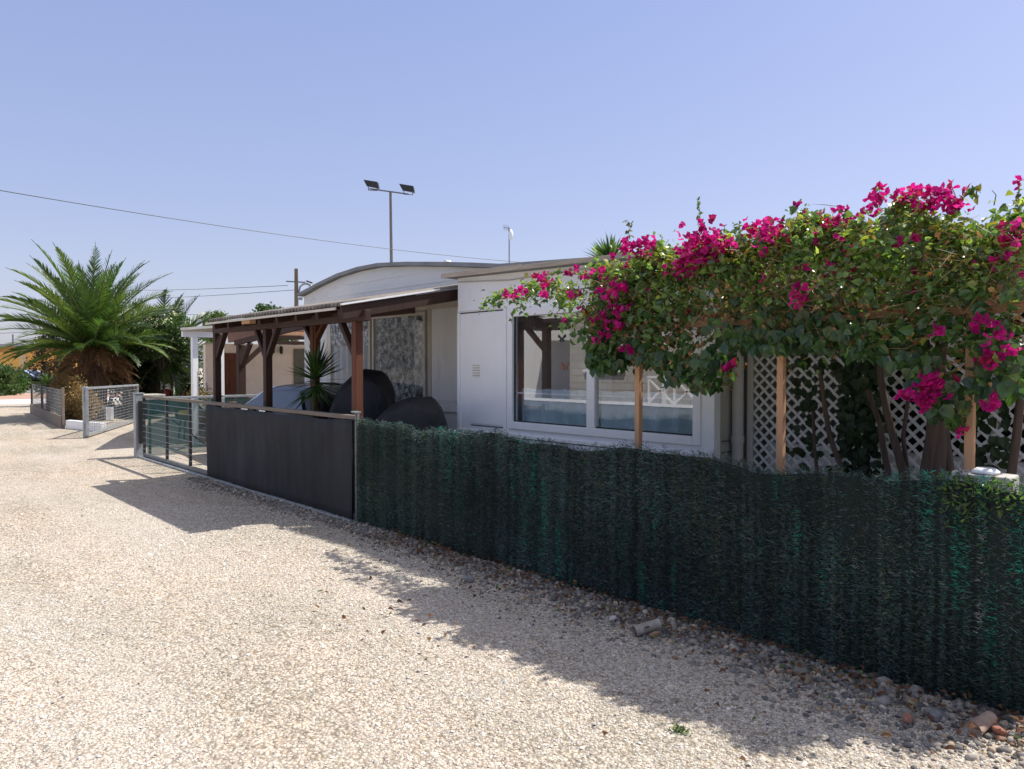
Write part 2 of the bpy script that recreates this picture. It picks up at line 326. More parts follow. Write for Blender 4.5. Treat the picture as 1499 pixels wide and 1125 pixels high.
# ---- loose gravel: real pebbles in front of the camera
ico = None
def ico_verts(sub):
    import bmesh
    bm = bmesh.new(); bmesh.ops.create_icosphere(bm, subdivisions=sub, radius=1); bm.verts.ensure_lookup_table()
    V = np.array([v.co[:] for v in bm.verts]); Fc = np.array([[v.index for v in f.verts] for f in bm.faces]); bm.free(); return V, Fc
OV = np.array([(1, 0, 0), (-1, 0, 0), (0, 1, 0), (0, -1, 0), (0, 0, 1), (.5, .5, .62), (-.6, .5, .5), (.0, -.7, .6)]) 
OF = np.array([(0, 5, 4), (0, 2, 5), (5, 2, 6), (5, 6, 4), (2, 1, 6), (6, 1, 4), (1, 7, 4), (1, 3, 7), (7, 3, 0), (7, 0, 4)])
def rocks(P, sz, flat, cols, V0, F0, jitter=.18):
    n = len(P); a = rng.uniform(0, 6.283, n); c, s_ = np.cos(a), np.sin(a)
    V = V0[None]*(1+rng.normal(0, jitter, (n, len(V0), 1)))*sz[:, None, None]*np.stack([np.ones(n), rng.uniform(.55, .9, n), flat], 1)[:, None, :]
    tl = rng.uniform(-.35, .35, (n, 2)); V[:, :, 2] += V[:, :, 0]*tl[:, :1]+V[:, :, 1]*tl[:, 1:]
    X = V[:, :, 0]*c[:, None]-V[:, :, 1]*s_[:, None]; Y = V[:, :, 0]*s_[:, None]+V[:, :, 1]*c[:, None]; V = np.stack([X, Y, V[:, :, 2]], 2)+P[:, None, :]
    Fc = (F0[None]+(np.arange(n)*len(V0))[:, None, None]).reshape(-1, 3); return V.reshape(-1, 3), Fc, np.repeat(cols, len(V0), 0)
FENCE_Y = 3.9
def vis(x, y, near, far):
    dz = -x*.7436+y*.6686; dx = x*.6686+y*.7436; return (dz > near) & (dz < far) & (np.abs(dx) < dz*.72+.15)
N = 340000; x = rng.uniform(-9.5, 1.2, N); y = rng.uniform(-2.2, 3.95, N); dz = -x*.7436+y*.6686
keep = vis(x, y, 2.9, 8.5) & (rng.uniform(0, 1, N) < np.clip(1.25-dz/9.5, .1, 1)*np.clip(.75+.5*np.sin(y*2.6+.5*np.sin(x*1.7)+1)+.25*np.sin(x*3+y*5), .25, 1)); x, y, dz = x[keep], y[keep], dz[keep]; n = len(x)
sz = rng.uniform(.003, .0072, n)*(1+(rng.uniform(0, 1, n) > .985)*1.2)*(1+.06*np.clip(dz-3, 0, 5))
cols = pal(n, [(.59, .54, .47), (.69, .64, .57), (.50, .44, .37), (.55, .53, .505), (.36, .33, .29), (.60, .46, .35)], [30, 26, 18, 14, 6, 6], .15)
V, Fc, C = rocks(np.stack([x, y, sz*.12], 1), sz, rng.uniform(.45, .8, n), cols, OV, OF)
g = MB(); g.arr(V, Fc, C); tag(g.build('gravel', 'pebble', smooth=True), kind='stuff')
# ---- larger grey stones heaped along the fence foot
IV, IF = ico_verts(2); I1, F1 = ico_verts(1)
n = 15000; x = rng.uniform(-11, .6, n); off = np.abs(rng.normal(0, .27, n))*(1+.12*np.clip(x+4, 0, 3))*(1+.35*np.sin(x*2.1)*np.sin(x*.9+1)); y = FENCE_Y+.05-off*np.clip(1+.08*(x+4), .7, 1.2)
sz = (.006+.020*rng.uniform(0, 1, n)**1.9)*np.clip(1.15-off*.7, .35, 1.1)*(1+(rng.uniform(0, 1, n) > .97)*.6)
cols = pal(n, [(.20, .185, .17), (.27, .25, .225), (.37, .33, .28), (.13, .125, .12), (.42, .33, .23), (.30, .17, .11), (.52, .45, .36)], [26, 24, 18, 14, 9, 3, 8], .2)
sz = sz*(1+.08*np.clip(x+4, 0, 3)); z = sz*.1+np.clip(.008-off*.03, 0, 1)*rng.uniform(.2, 1, n)
z += .008*np.exp(-((y-FENCE_Y)/.22)**2)*(1+.5*np.sin(x*3.1)*np.sin(x*1.3))
V, Fc, C = rocks(np.stack([x, y, z], 1), sz, rng.uniform(.45, .75, n), cols, I1, F1, .10)
g = MB(); g.arr(V, Fc, C)
hx = np.linspace(-11, 1.5, 120); hy = np.linspace(FENCE_Y-.5, FENCE_Y+.3, 14)
HV = [(a, b, .008*math.exp(-((b-FENCE_Y)/.22)**2)*(1+.5*math.sin(a*3.1)*math.sin(a*1.3))-.002) for a in hx for b in hy]
g.raw(HV, [(i*14+j, (i+1)*14+j, (i+1)*14+j+1, i*14+j+1) for i in range(119) for j in range(13)], (.26, .215, .165))
tag(g.build('stones', 'stone', smooth=True), kind='stuff')
# fallen dry leaves
n = 900; x = rng.uniform(-6, .0, n); y = FENCE_Y-np.abs(rng.normal(0, .22, n))-.03
x[:60] = rng.uniform(-5, 0, 60); y[:60] = rng.uniform(2.2, 3.4, 60)
g = MB(); Pn = np.stack([x, y, rng.uniform(.03, .075, n)], 1); Dn = rng.normal(size=(n, 3)); Dn[:, 2] *= .25
leaves(g, Pn, Dn, np.array([[0, 0, 1.]])+rng.normal(0, .35, (n, 3)), rng.uniform(.02, .045, n), rng.uniform(.015, .03, n), pal(n, [(.15, .065, .035), (.22, .12, .06), (.10, .04, .028), (.10, .14, .04)], [4, 3, 4, 1]), .35)
tag(g.build('fallen_leaves', 'darkleaf'), kind='stuff')
# individual big stones at the foot
def stone(px, py, s, c, label, grp='loose stones at the foot of the hedge', flat=.6):
    p = at(px, py, Z=.03); s *= .75; V, Fc, C = rocks(np.array([[p.x, p.y, .018+s*.2]]), np.array([s]), np.array([flat]), np.array([c])*.8, I1, F1, .13)
    m = MB(); m.arr(V, Fc, C); so = m.build('stone', 'stone'); bv = so.modifiers.new('b', 'BEVEL'); bv.width = .006; bv.segments = 2; tag(so, label, 'stone', grp)
stone(1462, 1068, .055, (.40, .17, .11), 'reddish stone at the hedge foot right of the pale clay pipe piece')
stone(1180, 992, .05, (.33, .25, .17), 'brown round stone against the middle of the dark hedge foot')
stone(1328, 1050, .055, (.38, .20, .14), 'pinkish oval stone among grey ones left of the clay pipe piece')
stone(897, 903, .045, (.75, .73, .68), 'small white stone lying left of the grey pipe stub')
stone(958, 928, .05, (.40, .25, .16), 'tan rounded stone lying right of the grey pipe stub')
stone(686, 846, .07, (.36, .36, .35), 'large flat pale grey stone below the left half of hedge')
stone(1370, 1046, .06, (.24, .24, .25), 'grey stone touching the hedge near the sunlit gap', flat=.75)
q = at(995, 1072, Z=0)
T = thing('weed', (q.x, q.y, 0), 'tiny green weed growing alone in the gravel near the bottom edge', 'weed')
g = MB(); n = 60; P = np.array([q.x, q.y, .012])+rng.normal(0, 1, (n, 3))*[.022, .018, .006]; leaves(g, P, rv(n)+np.array([0, 0, .5]), rv(n)+np.array([0, 0, 1]), .018, .009, pal(n, [(.07, .14, .03), (.11, .18, .05)])); g.build('leaves', 'leaf', T)
m = MB(); m.tube([(q.x, q.y, 0), (q.x, q.y, .02)], .003, 6); m.build('stem', 'bark', T)
# pipe stub
p = at(935, 918, Z=.05); m = MB(); a = Vector((p.x-.01, p.y-.03, .03)); b = Vector((p.x+.05, p.y+.13, .055))
for rr in (.032, .027):
    m.tube([a, b] if rr > .03 else [b, a], rr, 20, cap=False)
tag(m.build('pipe_stub', plain('dusty_pipe', (.36, .32, .28, 1), .8, var=.3, sc=20), smooth=True), 'grey plastic pipe stub poking out under the green hedge', 'pipe')
p = at(1428, 1066, Z=.04); m = MB(); m.tube([(p.x-.01, p.y+.01, .03), (p.x+.02, p.y+.14, .05)], [.034, .03], 14)
tag(m.build('clay_pipe', plain('pinkish_clay', (.36, .26, .2, 1), .9, var=.3, sc=25, bs=.6), smooth=True), 'pinkish clay pipe piece below the pale fence pole', 'pipe')

# ================================================================== GREEN ARTIFICIAL HEDGE
hx0, hx1 = at(526, 600, Y=FENCE_Y).x, -.885
T = thing('artificial_hedge', ((hx0+hx1)/2, FENCE_Y, 0), 'dark green artificial hedge screen of plastic needles covering the near fence', 'hedge')
def hbot(x): return .002+.008*math.sin(x*2.3)+.008*math.sin(x*5.1+1)
def htop(x): return 1.055+.022*math.sin(x*3.7)+.014*math.sin(x*9.3)
nx = 300; g = MB(); V = []; Fc = []
for i in range(nx+1):
    xx = hx0+(hx1-hx0)*i/nx; yy = FENCE_Y+.012*math.sin(xx*26)+.02*math.sin(xx*4.1)
    for j in range(13):
        tt = j/12; V.append((xx, yy-.02*math.sin(tt*3.1+xx), hbot(xx)+(htop(xx)-.03-hbot(xx))*tt))
for i in range(nx):
    for j in range(12): Fc.append((i*13+j, (i+1)*13+j, (i+1)*13+j+1, i*13+j+1))
g.raw(V, Fc); bk = g.build('backing', 'hedgeback', T); sm = bk.modifiers.new('t', 'SOLIDIFY'); sm.thickness = .01
# needles arranged along vertical strands
ns = 225; per = 900; n = ns*per
sx = hx0+(hx1-hx0)*(np.arange(ns)+rng.uniform(.2, .8, ns))/ns
strand = np.repeat(np.arange(ns), per); X0 = sx[strand]+rng.normal(0, .004, n)+.006*np.sin(rng.uniform(0, 6, ns))[strand]
tz = rng.uniform(0, 1, n); zb = -.01+.006*np.sin(X0*2.3)+.006*np.sin(X0*5.1+1); zt = 1.055+.022*np.sin(X0*3.7)+.014*np.sin(X0*9.3)+rng.normal(0, .013, ns)[strand]
Z0 = zb+(zt-zb)*tz; Y0 = FENCE_Y+.012*np.sin(X0*26)+.02*np.sin(X0*4.1)-.012+rng.normal(0, .012, n)-.014*np.sin(X0*7+Z0*5)*np.sin(Z0*4-X0*3)
hole = .9*np.sin(X0*41+3+.6*np.sin(Z0*5))*np.sin(Z0*4.7+X0*9)+.75*np.sin(X0*2.3+1.2)*np.sin(Z0*2.1+X0*4+1)
back = rng.uniform(0, 1, n) < .16; Y0[back] += .035
ang = rng.uniform(0, 6.283, n); D = np.stack([np.cos(ang)*1.0, -np.abs(np.sin(ang))*.85-.15, rng.normal(.18, .42, n)], 1); D[back, 1] *= -1
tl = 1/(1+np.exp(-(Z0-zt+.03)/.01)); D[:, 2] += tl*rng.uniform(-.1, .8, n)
Sd = np.cross(D, np.array([0, 1., 0])+rng.normal(0, .5, (n, 3)))
# needle colours: vertical streaks (blue-black old strands, green ones, a few emerald)
u = sx; st1 = np.sin(u*3.1+.6)+.7*np.sin(u*7.7+2)+.6*rng.normal(size=ns); 
basec = np.array([(.020, .050, .044), (.026, .064, .046), (.020, .036, .044), (.038, .070, .038), (.036, .042, .036), (.05, .046, .038)])
w = np.zeros((ns, 6)); 
for k in range(ns):
    lft = max(0, 1-(u[k]-hx0)/2.2); rgt = max(0, (u[k]+2.9)/2.5)
    ww = np.array([1.2, 1.0+1.5*lft+rgt, 2.0*(1-lft)*(1-min(rgt, 1))+.4, .5+1.2*lft+.8*rgt, .8, .45]); w[k] = ww/ww.sum()
r = rng.uniform(0, 1, n); cw = np.cumsum(w, 1)[strand]; idx = (r[:, None] > cw).sum(1).clip(0, 5); C = basec[idx]*(1+rng.uniform(-.3, .5, (n, 1)))
em = (rng.uniform(0, 1, n) < np.clip(hole-.55, 0, 1)*np.where(X0 > -3.2, 1.1, .7))
C[em] = np.array([.014, .16, .10])*(1+rng.uniform(-.4, .5, (em.sum(), 1)))
C = C*(1+.5*tl[:, None]);  # sunlight on the top tufts, put into the needle colour
xpole = at(1437, 800, Y=FENCE_Y).x; ppl = (np.abs(X0-xpole-.012*(Z0-.5)) < .009) & (Z0 > .32) & (Z0 < .93) & (rng.uniform(0, 1, n) < .55+.45*np.sin(Z0*31))
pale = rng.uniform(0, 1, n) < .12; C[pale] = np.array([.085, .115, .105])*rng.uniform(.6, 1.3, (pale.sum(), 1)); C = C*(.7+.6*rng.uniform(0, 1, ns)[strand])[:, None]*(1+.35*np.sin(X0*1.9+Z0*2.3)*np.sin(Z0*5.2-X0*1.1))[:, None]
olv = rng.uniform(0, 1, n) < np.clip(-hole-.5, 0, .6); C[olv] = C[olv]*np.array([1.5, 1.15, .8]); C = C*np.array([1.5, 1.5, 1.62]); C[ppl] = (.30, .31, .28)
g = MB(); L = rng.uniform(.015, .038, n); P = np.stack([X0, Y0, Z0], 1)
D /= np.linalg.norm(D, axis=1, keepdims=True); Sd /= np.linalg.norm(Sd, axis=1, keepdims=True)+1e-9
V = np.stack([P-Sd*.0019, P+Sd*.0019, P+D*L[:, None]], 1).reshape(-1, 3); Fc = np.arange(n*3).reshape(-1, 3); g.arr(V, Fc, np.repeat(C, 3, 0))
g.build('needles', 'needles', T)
# sprigs of live weed at the right end of the hedge top
g = MB(); n = 420; P = np.stack([rng.uniform(-1.25, -.86, n), rng.normal(FENCE_Y-.02, .035, n), 1.09-np.abs(rng.normal(0, .11, n))], 1)
leaves(g, P, rv(n)+np.array([0, -.3, .4]), rv(n)+np.array([0, -1, .3]), rng.uniform(.015, .04, n), rng.uniform(.006, .014, n), pal(n, [(.06, .13, .025), (.10, .18, .04), (.04, .09, .03)]))
tag(g.build('creeping_plant', 'leaf'), 'small green creeper growing through the hedge top at right end', 'plant')

# corner post between the fabric screen and hedge
cx = at(524, 600, Y=FENCE_Y).x
T = thing('fence_post', (cx, FENCE_Y-.02, 0), 'thin grey metal post between black fabric screen and green hedge', 'post')
m = MB(); m.box(cx-.014, cx+.014, FENCE_Y-.03, FENCE_Y, 0, 1.13); m.build('shaft', 'greymetal', T, bevel=.003)
m = MB(); m.box(cx-.045, cx+.07, FENCE_Y-.055, FENCE_Y-.005, 1.13, 1.145); m.bar((cx+.06, FENCE_Y-.03, 1.13), (cx+.06, FENCE_Y-.03, 1.0), .015); m.build('bracket', 'galv', T)

# ================================================================== SLIDING GATE WITH BLACK FABRIC
gx0, gx1, gs = -13.95, cx-.04, at(306, 600, Y=FENCE_Y).x
T = thing('sliding_gate', ((gx0+gx1)/2, FENCE_Y, 0), 'long low metal gate with black shade fabric on its near part', 'gate')
m = MB(); m.box(gx0, gx1, FENCE_Y-.03, FENCE_Y+.03, 1.055, 1.10); m.build('top_rail', 'railwood', T, bevel=.006)
m = MB(); m.box(gx0, gx1, FENCE_Y-.025, FENCE_Y+.025, .04, .09); m.build('bottom_rail', 'greymetal', T, bevel=.004)
m = MB(); m.box(gx0-.15, gx1, FENCE_Y-.08, FENCE_Y+.08, 0, .03); m.build('track', 'galv', T, bevel=.004)
bays = [gx0+.02, at(244, 600, Y=FENCE_Y).x, at(278, 600, Y=FENCE_Y).x, gs, at(372, 600, Y=FENCE_Y).x, at(438, 600, Y=FENCE_Y).x, gx1-.03]
for b in bays:
    m = MB(); m.box(b-.022, b+.022, FENCE_Y-.02, FENCE_Y+.02, .09, 1.055); m.build('upright', 'darkmetal', T, bevel=.003)
m = MB()
for k in range(9): m.tube([(gx0, FENCE_Y-.024, .17+k*.1), (gs, FENCE_Y-.024, .17+k*.1)], .0035, 5)
m.build('wires', 'galv', T)
m = MB(); V = []; Fc = []; nx = 90
for i in range(nx+1):
    xx = gs+(gx1-.01-gs)*i/nx; kk = min(abs(xx-b) for b in bays)
    for j in range(11):
        zz = .02+1.035*j/10-.010*math.sin(math.pi*min(kk, 1))*(j == 10)*2
        V.append((xx, FENCE_Y-.034-.010*math.cos(kk*2.6)+.008*math.sin(zz*5+xx*2.2)+.005*math.sin(xx*11+zz*4)+.004*math.sin(xx*31+zz*9)*math.sin(zz*7), zz+.006*math.sin(xx*7)*(j == 10)))
Fc = [(i*11+j, (i+1)*11+j, (i+1)*11+j+1, i*11+j+1) for i in range(nx) for j in range(10)]
m.raw(V, Fc); f_ = m.build('fabric', 'fabric', T, smooth=True); q = f_.modifiers.new('t', 'SOLIDIFY'); q.thickness = .003
m = MB()
for (pxa, w_) in ((358, .10), (384, .09)):
    c_ = at(pxa, 600, Y=FENCE_Y-.05).x
    m = MB()
    for k in range(5): m.bar((c_-w_+k*w_*.4, FENCE_Y-.052, 1.045+.01*(k % 2)), (c_-w_+(k+1)*w_*.4, FENCE_Y-.052, 1.045+.01*((k+1) % 2)), .006, .012)
    m.build('tie', 'white', T)

# big gate post
px_ = -14.10
T = thing('gate_post', (px_, 3.86, 0), 'thick galvanised square post at the end of the sliding gate', 'post')
m = MB(); m.box(px_-.075, px_+.055, 3.79, 3.93, 0, 1.12); m.build('shaft', 'galv', T, bevel=.01)
m = MB(); m.box(px_-.085, px_+.065, 3.78, 3.94, 1.121, 1.135); m.build('cap', 'galv', T, bevel=.004)
m = MB(); m.box(px_+.056, px_+.12, 3.83, 3.90, .25, 1.0); m.build('guide', 'darkmetal', T, bevel=.01)
# teal net side fence along the drive (running back)
T = thing('net_fence', (-14.12, 5.3, 0), 'low fence of teal shade net running back behind the sliding gate', 'fence')
ye = 7.4
m = MB(); m.box(-14.15, -14.10, 3.96, ye, 1.01, 1.055); m.build('top_rail', 'galv', T, bevel=.004)
m = MB(); m.raw([(-14.10+.01*math.sin(k), 3.98+(ye-4)*k/10, z) for k in range(11) for z in (.03, 1.0)], [(2*k, 2*k+2, 2*k+3, 2*k+1) for k in range(10)]); m.build('net', 'teal', T)
for yy in (4.05, 5.15, 6.25, 7.35):
    m = MB(); m.box(-14.17, -14.13, yy-.02, yy+.02, 0, 1.005); m.build('upright', 'greymetal', T)
m = MB(); m.bar((-14.19, 4.07, .95), (-14.19, 5.13, .05), .03); m.build('brace', 'greymetal', T)

# ================================================================== CARPORT
def rz(y): return 2.20+.19*(y-3.8)
def lx(y): return -10.55-.22*(y-3.8)      # left roof edge
RX = -6.79
T = thing('carport', (-8.7, 4.9, 0), 'dark brown timber carport with corrugated roof beside the white house', 'carport')
FY = 4.05
posts = [at(318, 550, Y=FY).x, at(392, 550, Y=FY).x, at(523, 550, Y=FY).x]
for i, xx in enumerate(posts):
    m = MB(); m.box(xx-.045, xx+.045, FY-.045, FY+.045, 0, 2.075); m.build('post', 'redbrown' if i == 2 else 'brown', T, bevel=.006)
m = MB(); m.bar((posts[0]-.08, FY, 2.135), (posts[2]+.22, FY, 2.13), .07, .115); m.build('beam', 'brownx', T, bevel=.006)
def brace(a, b, w=.055, mat='brown'):
    m = MB(); m.bar(a, b, w, w+.015, up=(0, 1, 0)); m.build('brace', mat, T, bevel=.004)
for i, xx in enumerate(posts):
    if i < 2: brace((xx+.03, FY-.002, 1.72), (xx+.33, FY-.002, 2.09))
    if i > 0: brace((xx-.03, FY-.002, 1.72), (xx-.33, FY-.002, 2.09))
rear = at(461, 550, Y=4.75); m = MB(); m.box(rear.x-.05, rear.x+.05, 4.70, 4.80, 0, 2.19); m.build('post', 'redbrown', T, bevel=.008)
m = MB(); m.box(rear.x+.052, rear.x+.10, 4.71, 4.78, 1.45, 2.18); m.build('post_block', 'redbrown', T, bevel=.004)
m = MB(); m.bar((-10.7, 4.75, 2.245), (RX-.15, 4.75, 2.245), .07, .10); m.build('beam', 'brownx', T, bevel=.006)
brace((rear.x, 4.75, 1.9), (rear.x-.3, 4.75, 2.2)); brace((rear.x, 4.75, 1.9), (rear.x+.32, 4.75, 2.2), mat='redbrown')
k = 0
for i in range(8):
    xx = -10.45+i*.5; m = MB(); m.bar((xx, 3.84, rz(3.84)-.055), (xx-.05, 6.2, rz(6.2)-.055), .05, .075); m.build('rafter', 'brown', T)
# corrugated sheet, waves run up the slope (along Y), so the front edge shows the teeth
g = MB(); nx = 560; ny = 6; V = []
for i in range(nx+1):
    for j in range(ny+1):
        yy = 3.8+2.45*j/ny; xl = lx(yy); xx = xl+(RX-xl)*i/nx
        V.append((xx, yy, rz(yy)+.040+.019*math.sin(i/nx*3.8/.085*6.283)))
g.raw(V, [(i*(ny+1)+j, (i+1)*(ny+1)+j, (i+1)*(ny+1)+j+1, i*(ny+1)+j+1) for i in range(nx) for j in range(ny)])
sh = g.build('roof_sheet', 'corrug', T, smooth=True); q = sh.modifiers.new('t', 'SOLIDIFY'); q.thickness = .006
m = MB(); m.bar((lx(3.8)-.03, 3.775, rz(3.8)-.008), (RX-.12, 3.775, rz(3.8)-.008), .02, .026); m.build('fascia', 'beige', T)
m = MB(); m.bar((RX-.02, 3.79, rz(3.79)-.055), (RX-.02, 5.9, rz(5.9)-.055), .035, .13); m.build('side_board', M['brown'], T, bevel=.003)
m = MB(); m.bar((RX+.005, 3.77, rz(3.77)+.035), (RX+.005, 5.0, rz(5.0)+.035), .03, .018); m.build('edge_strip', 'white', T)
m = MB(); a = at(366, 468, Y=3.86); m.box(a.x-.12, a.x+.13, 3.80, 3.88, 2.14, 2.2); m.build('block', 'pine', T)
# brown frame further back
T = thing('timber_frame', (-14.9, 6.0, 0), 'dark brown timber frame standing behind the carport over the drive', 'pergola')
bp = at(353, 550, Y=6.0); m = MB(); m.box(bp.x-.075, bp.x+.075, 5.93, 6.07, 0, 2.03); m.build('post', 'brown', T, bevel=.006)
m = MB(); m.bar((bp.x-.25, 6.0, 2.08), (-11.15, 5.8, 2.33), .08, .10); m.build('beam', 'brownx', T)
m = MB(); m.bar((bp.x+.04, 5.99, 1.6), (bp.x+.5, 5.99, 2.06), .07, .09, up=(0, 1, 0)); m.build('brace', 'brown', T)
m = MB(); m.bar((bp.x, 6.02, 1.62), (bp.x+.02, 6.5, 2.06), .07, .09); m.build('brace', 'brown', T)
for (z_, mt) in ((2.22, 'pine'), (2.14, 'brown'), (2.04, 'brown')):
    a = at(398, 490, X=-13.2); b = at(476, 490, X=-13.2); m = MB(); m.bar((-13.2, a.y, z_), (-13.2, b.y, z_), .07, .065); m.build('crosspiece', mt, T)
m = MB(); m.box(-13.25, -13.15, at(476, 490, X=-13.2).y, at(476, 490, X=-13.2).y+.1, 0, 2.3); m.build('post', 'brown', T)

# ================================================================== WHITE HOUSE
HY = 5.2; HL, HR = -6.70, -3.35; HT = 2.60
wx0, wx1, wz0, wz1 = -5.83, -3.47, .95, 2.19
T = thing('white_house', ((HL+HR)/2, 7, 0), 'white single storey prefab house with wide window behind the hedge', 'house')
m = MB(); th = .08
m.box(HL, wx0, HY, HY+th, .0, HT-.005); m.box(wx1, HR, HY, HY+th, 0, HT-.04); m.box(wx0, wx1, HY, HY+th, wz1, HT-.02); m.box(wx0, wx1, HY, HY+th, 0, wz0)
m.box(HL, HL+th, HY+th, 9.0, 0, HT); m.box(HL, HR, 9.0, 9.08, 0, HT)
m.build('wall', 'white', T)
m = MB(); m.box(HR-th, HR+.0, HY+th+.0, 9.0, 0, HT-.05); m.build('side_wall', 'sidewall', T)
m = MB(); m.box(HL+th, HR-th, 8.2, 8.25, 0, HT-.1); m.box(HL+th, HR-th, HY+th, 8.2, HT-.2, HT-.15); m.box(HL+th, HR-th, HY+th, 8.2, .05, .1); m.build('room', 'roomwall', T)
# roof board
m = MB(); m.prism([(HL-.1, HT-.002), (HR+.3, HT-.088), (HR+.3, HT-.045), (HL-.1, HT+.04)], HY-.13, 9.2); m.build('roof', 'roofgrey', T)
m = MB(); m.bar((HL-.12, HY-.14, HT+.022), (-5.5, HY-.14, HT-.008), .02, .052); m.bar((-5.49, HY-.143, HT-.012), (HR+.3, HY-.143, HT-.065), .02, .045); m.build('fascia', 'oldwood', T, bevel=.002)
# trims
m = MB(); m.box(HL, wx0-.03, HY-.012, HY, 2.215, 2.235); m.box(HL+.03, HR, HY-.02, HY, .86, .895); m.box(HL, HL+.05, HY-.015, HY, .6, 2.2); m.box(-6.46, -5.90, HY-.008, HY, .97, 2.18)
m.box(HR-.13, HR+.004, HY-.012, HY, .5, 2.5); m.box(wx0-.08, wx0-.035, HY-.014, HY, .9, 2.21); m.build('trim', 'white_frame', T, bevel=.003)
m = MB(); m.box(HL, -5.92, HY-.003, HY, 2.19, 2.203); m.box(-6.46, -5.9, HY-.004, HY, .945, .955); m.box(HL+.04, HR, HY-.004, HY, .85, .857); m.build('joint_line', 'darkmetal', T)
m = MB()
for k in range(5): m.bar((-6.42, HY-.012, 1.50+k*.028), (-6.30, HY-.012, 1.50+k*.028), .01, .012)
m.build('vent', 'beige', T)
m = MB(); m.tube([(HL+.03, HY-.02, 2.55), (HL+.9, HY-.02, 2.50), (-4.9, HY-.022, 2.515), (HR+.0, HY-.022, 2.46)], .006, 6); m.build('wall_cable', 'pipe', T)
# window
def win(parent, x0, x1, z0, z1, y, fr=.06, mat='white_frame', glass='glass', mull=(), dep=.06, proud=.025):
    m = MB(); m.box(x0, x0+fr, y-proud, y+dep, z0, z1); m.box(x1-fr, x1, y-proud, y+dep, z0, z1); m.box(x0+fr, x1-fr, y-proud, y+dep, z1-fr, z1); m.box(x0+fr, x1-fr, y-proud, y+dep, z0, z0+fr)
    for a, b in mull: m.box(a, b, y-proud+.004, y+dep, z0+fr, z1-fr)
    w_ = m.build('window', mat, parent, bevel=.005); w_['_o'] = parent['_o']
    xs = [x0+fr]+[v for ab in mull for v in ab]+[x1-fr]
    for i in range(0, len(xs), 2):
        m = MB(); m.box(xs[i], xs[i+1], y+.012, y+.016, z0+fr, z1-fr); m.build('pane', glass, w_)
    return w_
w_ = win(T, wx0, wx1, wz0, wz1, HY, .075, mull=((-4.72, -4.62),))
m = MB(); m.box(wx0+.076, -4.73, HY+.002, HY+.011, wz0+.076, wz0+.088); m.box(wx0+.076, wx0+.09, HY+.002, HY+.011, wz0+.088, wz1-.08); m.box(-4.61, wx1-.08, HY-.006, HY+.008, wz0+.078, wz0+.09); m.build('sash', 'darkmetal', w_)
# cafe curtains
for (a, b) in ((wx0+.09, -4.75), (-4.6, wx1-.09)):
    m = MB(); nx = 160; V = []
    for i in range(nx+1):
        xx = a+(b-a)*i/nx; ph = xx*24+1.5*math.sin(xx*5)
        for j in range(7):
            t_ = j/6; V.append((xx, HY+.075+.036*math.sin(ph)*(1.1-.35*t_), wz0+.05+.36*t_+.016*abs(math.sin(ph*.5))*(j == 6)))
    m.raw(V, [(i*7+j, (i+1)*7+j, (i+1)*7+j+1, i*7+j+1) for i in range(nx) for j in range(6)]); m.build('curtain', 'curtain', w_, smooth=True)
    m = MB(); m.bar((a, HY+.028, wz0+.375), (b, HY+.028, wz0+.375), .010, .018); m.build('curtain_rail', 'white_frame', w_)
# butterflies
def butterfly(px, py, s, mat):
    p = at(px, py, Y=HY+.005); m = MB()
    for sg in (-1, 1):
        m.prism([(p.x, p.z), (p.x+sg*s, p.z+s*.9), (p.x+sg*s*1.15, p.z+s*.25), (p.x+sg*s*.4, p.z-.05*s), (p.x+sg*s*.8, p.z-s*.5), (p.x+sg*s*.35, p.z-s*.8)][::sg], HY+.006, HY+.009)
    m.build('butterfly_sticker', mat, w_)
butterfly(822, 495, .045, 'darkmetal'); butterfly(826, 536, .045, 'terracotta')
# downpipe
p = at(1080, 600, X=HR+.06)
T2 = MB(); T2.tube([(p.x, p.y, 0), (p.x, p.y, 2.4)], .046, 20); T2.tube([(p.x, p.y, .98), (p.x, p.y, 1.03)], .054, 20); o = T2.build('downpipe', 'pipe', T, smooth=False)
m = MB(); m.bar((HR+.004, 5.3, .99), (HR+.004, 5.5, .99), .012, .012); m.bar((HR+.004, 5.3, .9), (HR+.004, 5.5, .9), .012, .012); m.build('cable', 'greymetal', T)

# ================================================================== LATTICE PORCH
LX0, LX1, LY = HR+.16, 1.2, 5.52
T = thing('lattice_porch', (-1.0, 6.2, 0), 'shaded porch behind white diagonal lattice screen under the flowering creeper', 'porch')
m = MB(); pitch = .066; w2 = .021; zt, zb = 2.25, .15
for sg in (-1, 1):
    c = LX0-(zt-zb); 
    while c < LX1+(zt-zb):
        # line x = c + sg*(z-zb) ; clip
        zs = [zb, zt]
        za = (LX0-c)/sg+zb; zc = (LX1-c)/sg+zb; lo, hi = max(zb, min(za, zc)), min(zt, max(za, zc))
        if hi-lo > .02: m.bar((c+sg*(lo-zb), LY+.006*sg, lo), (c+sg*(hi-zb), LY+.006*sg, hi), w2, .009, up=(0, 1, 0)) if False else m.raw([(c+sg*(lo-zb)-w2*.7, LY+.006*sg-.004, lo), (c+sg*(lo-zb)+w2*.7, LY+.006*sg-.004, lo), (c+sg*(hi-zb)+w2*.7, LY+.006*sg-.004, hi), (c+sg*(hi-zb)-w2*.7, LY+.006*sg-.004, hi), (c+sg*(lo-zb)-w2*.7, LY+.006*sg+.004, lo), (c+sg*(lo-zb)+w2*.7, LY+.006*sg+.004, lo), (c+sg*(hi-zb)+w2*.7, LY+.006*sg+.004, hi), (c+sg*(hi-zb)-w2*.7, LY+.006*sg+.004, hi)], [(0, 1, 2, 3), (7, 6, 5, 4), (0, 4, 5, 1), (3, 2, 6, 7), (0, 3, 7, 4), (1, 5, 6, 2)])
        c += pitch*1.414*1.0
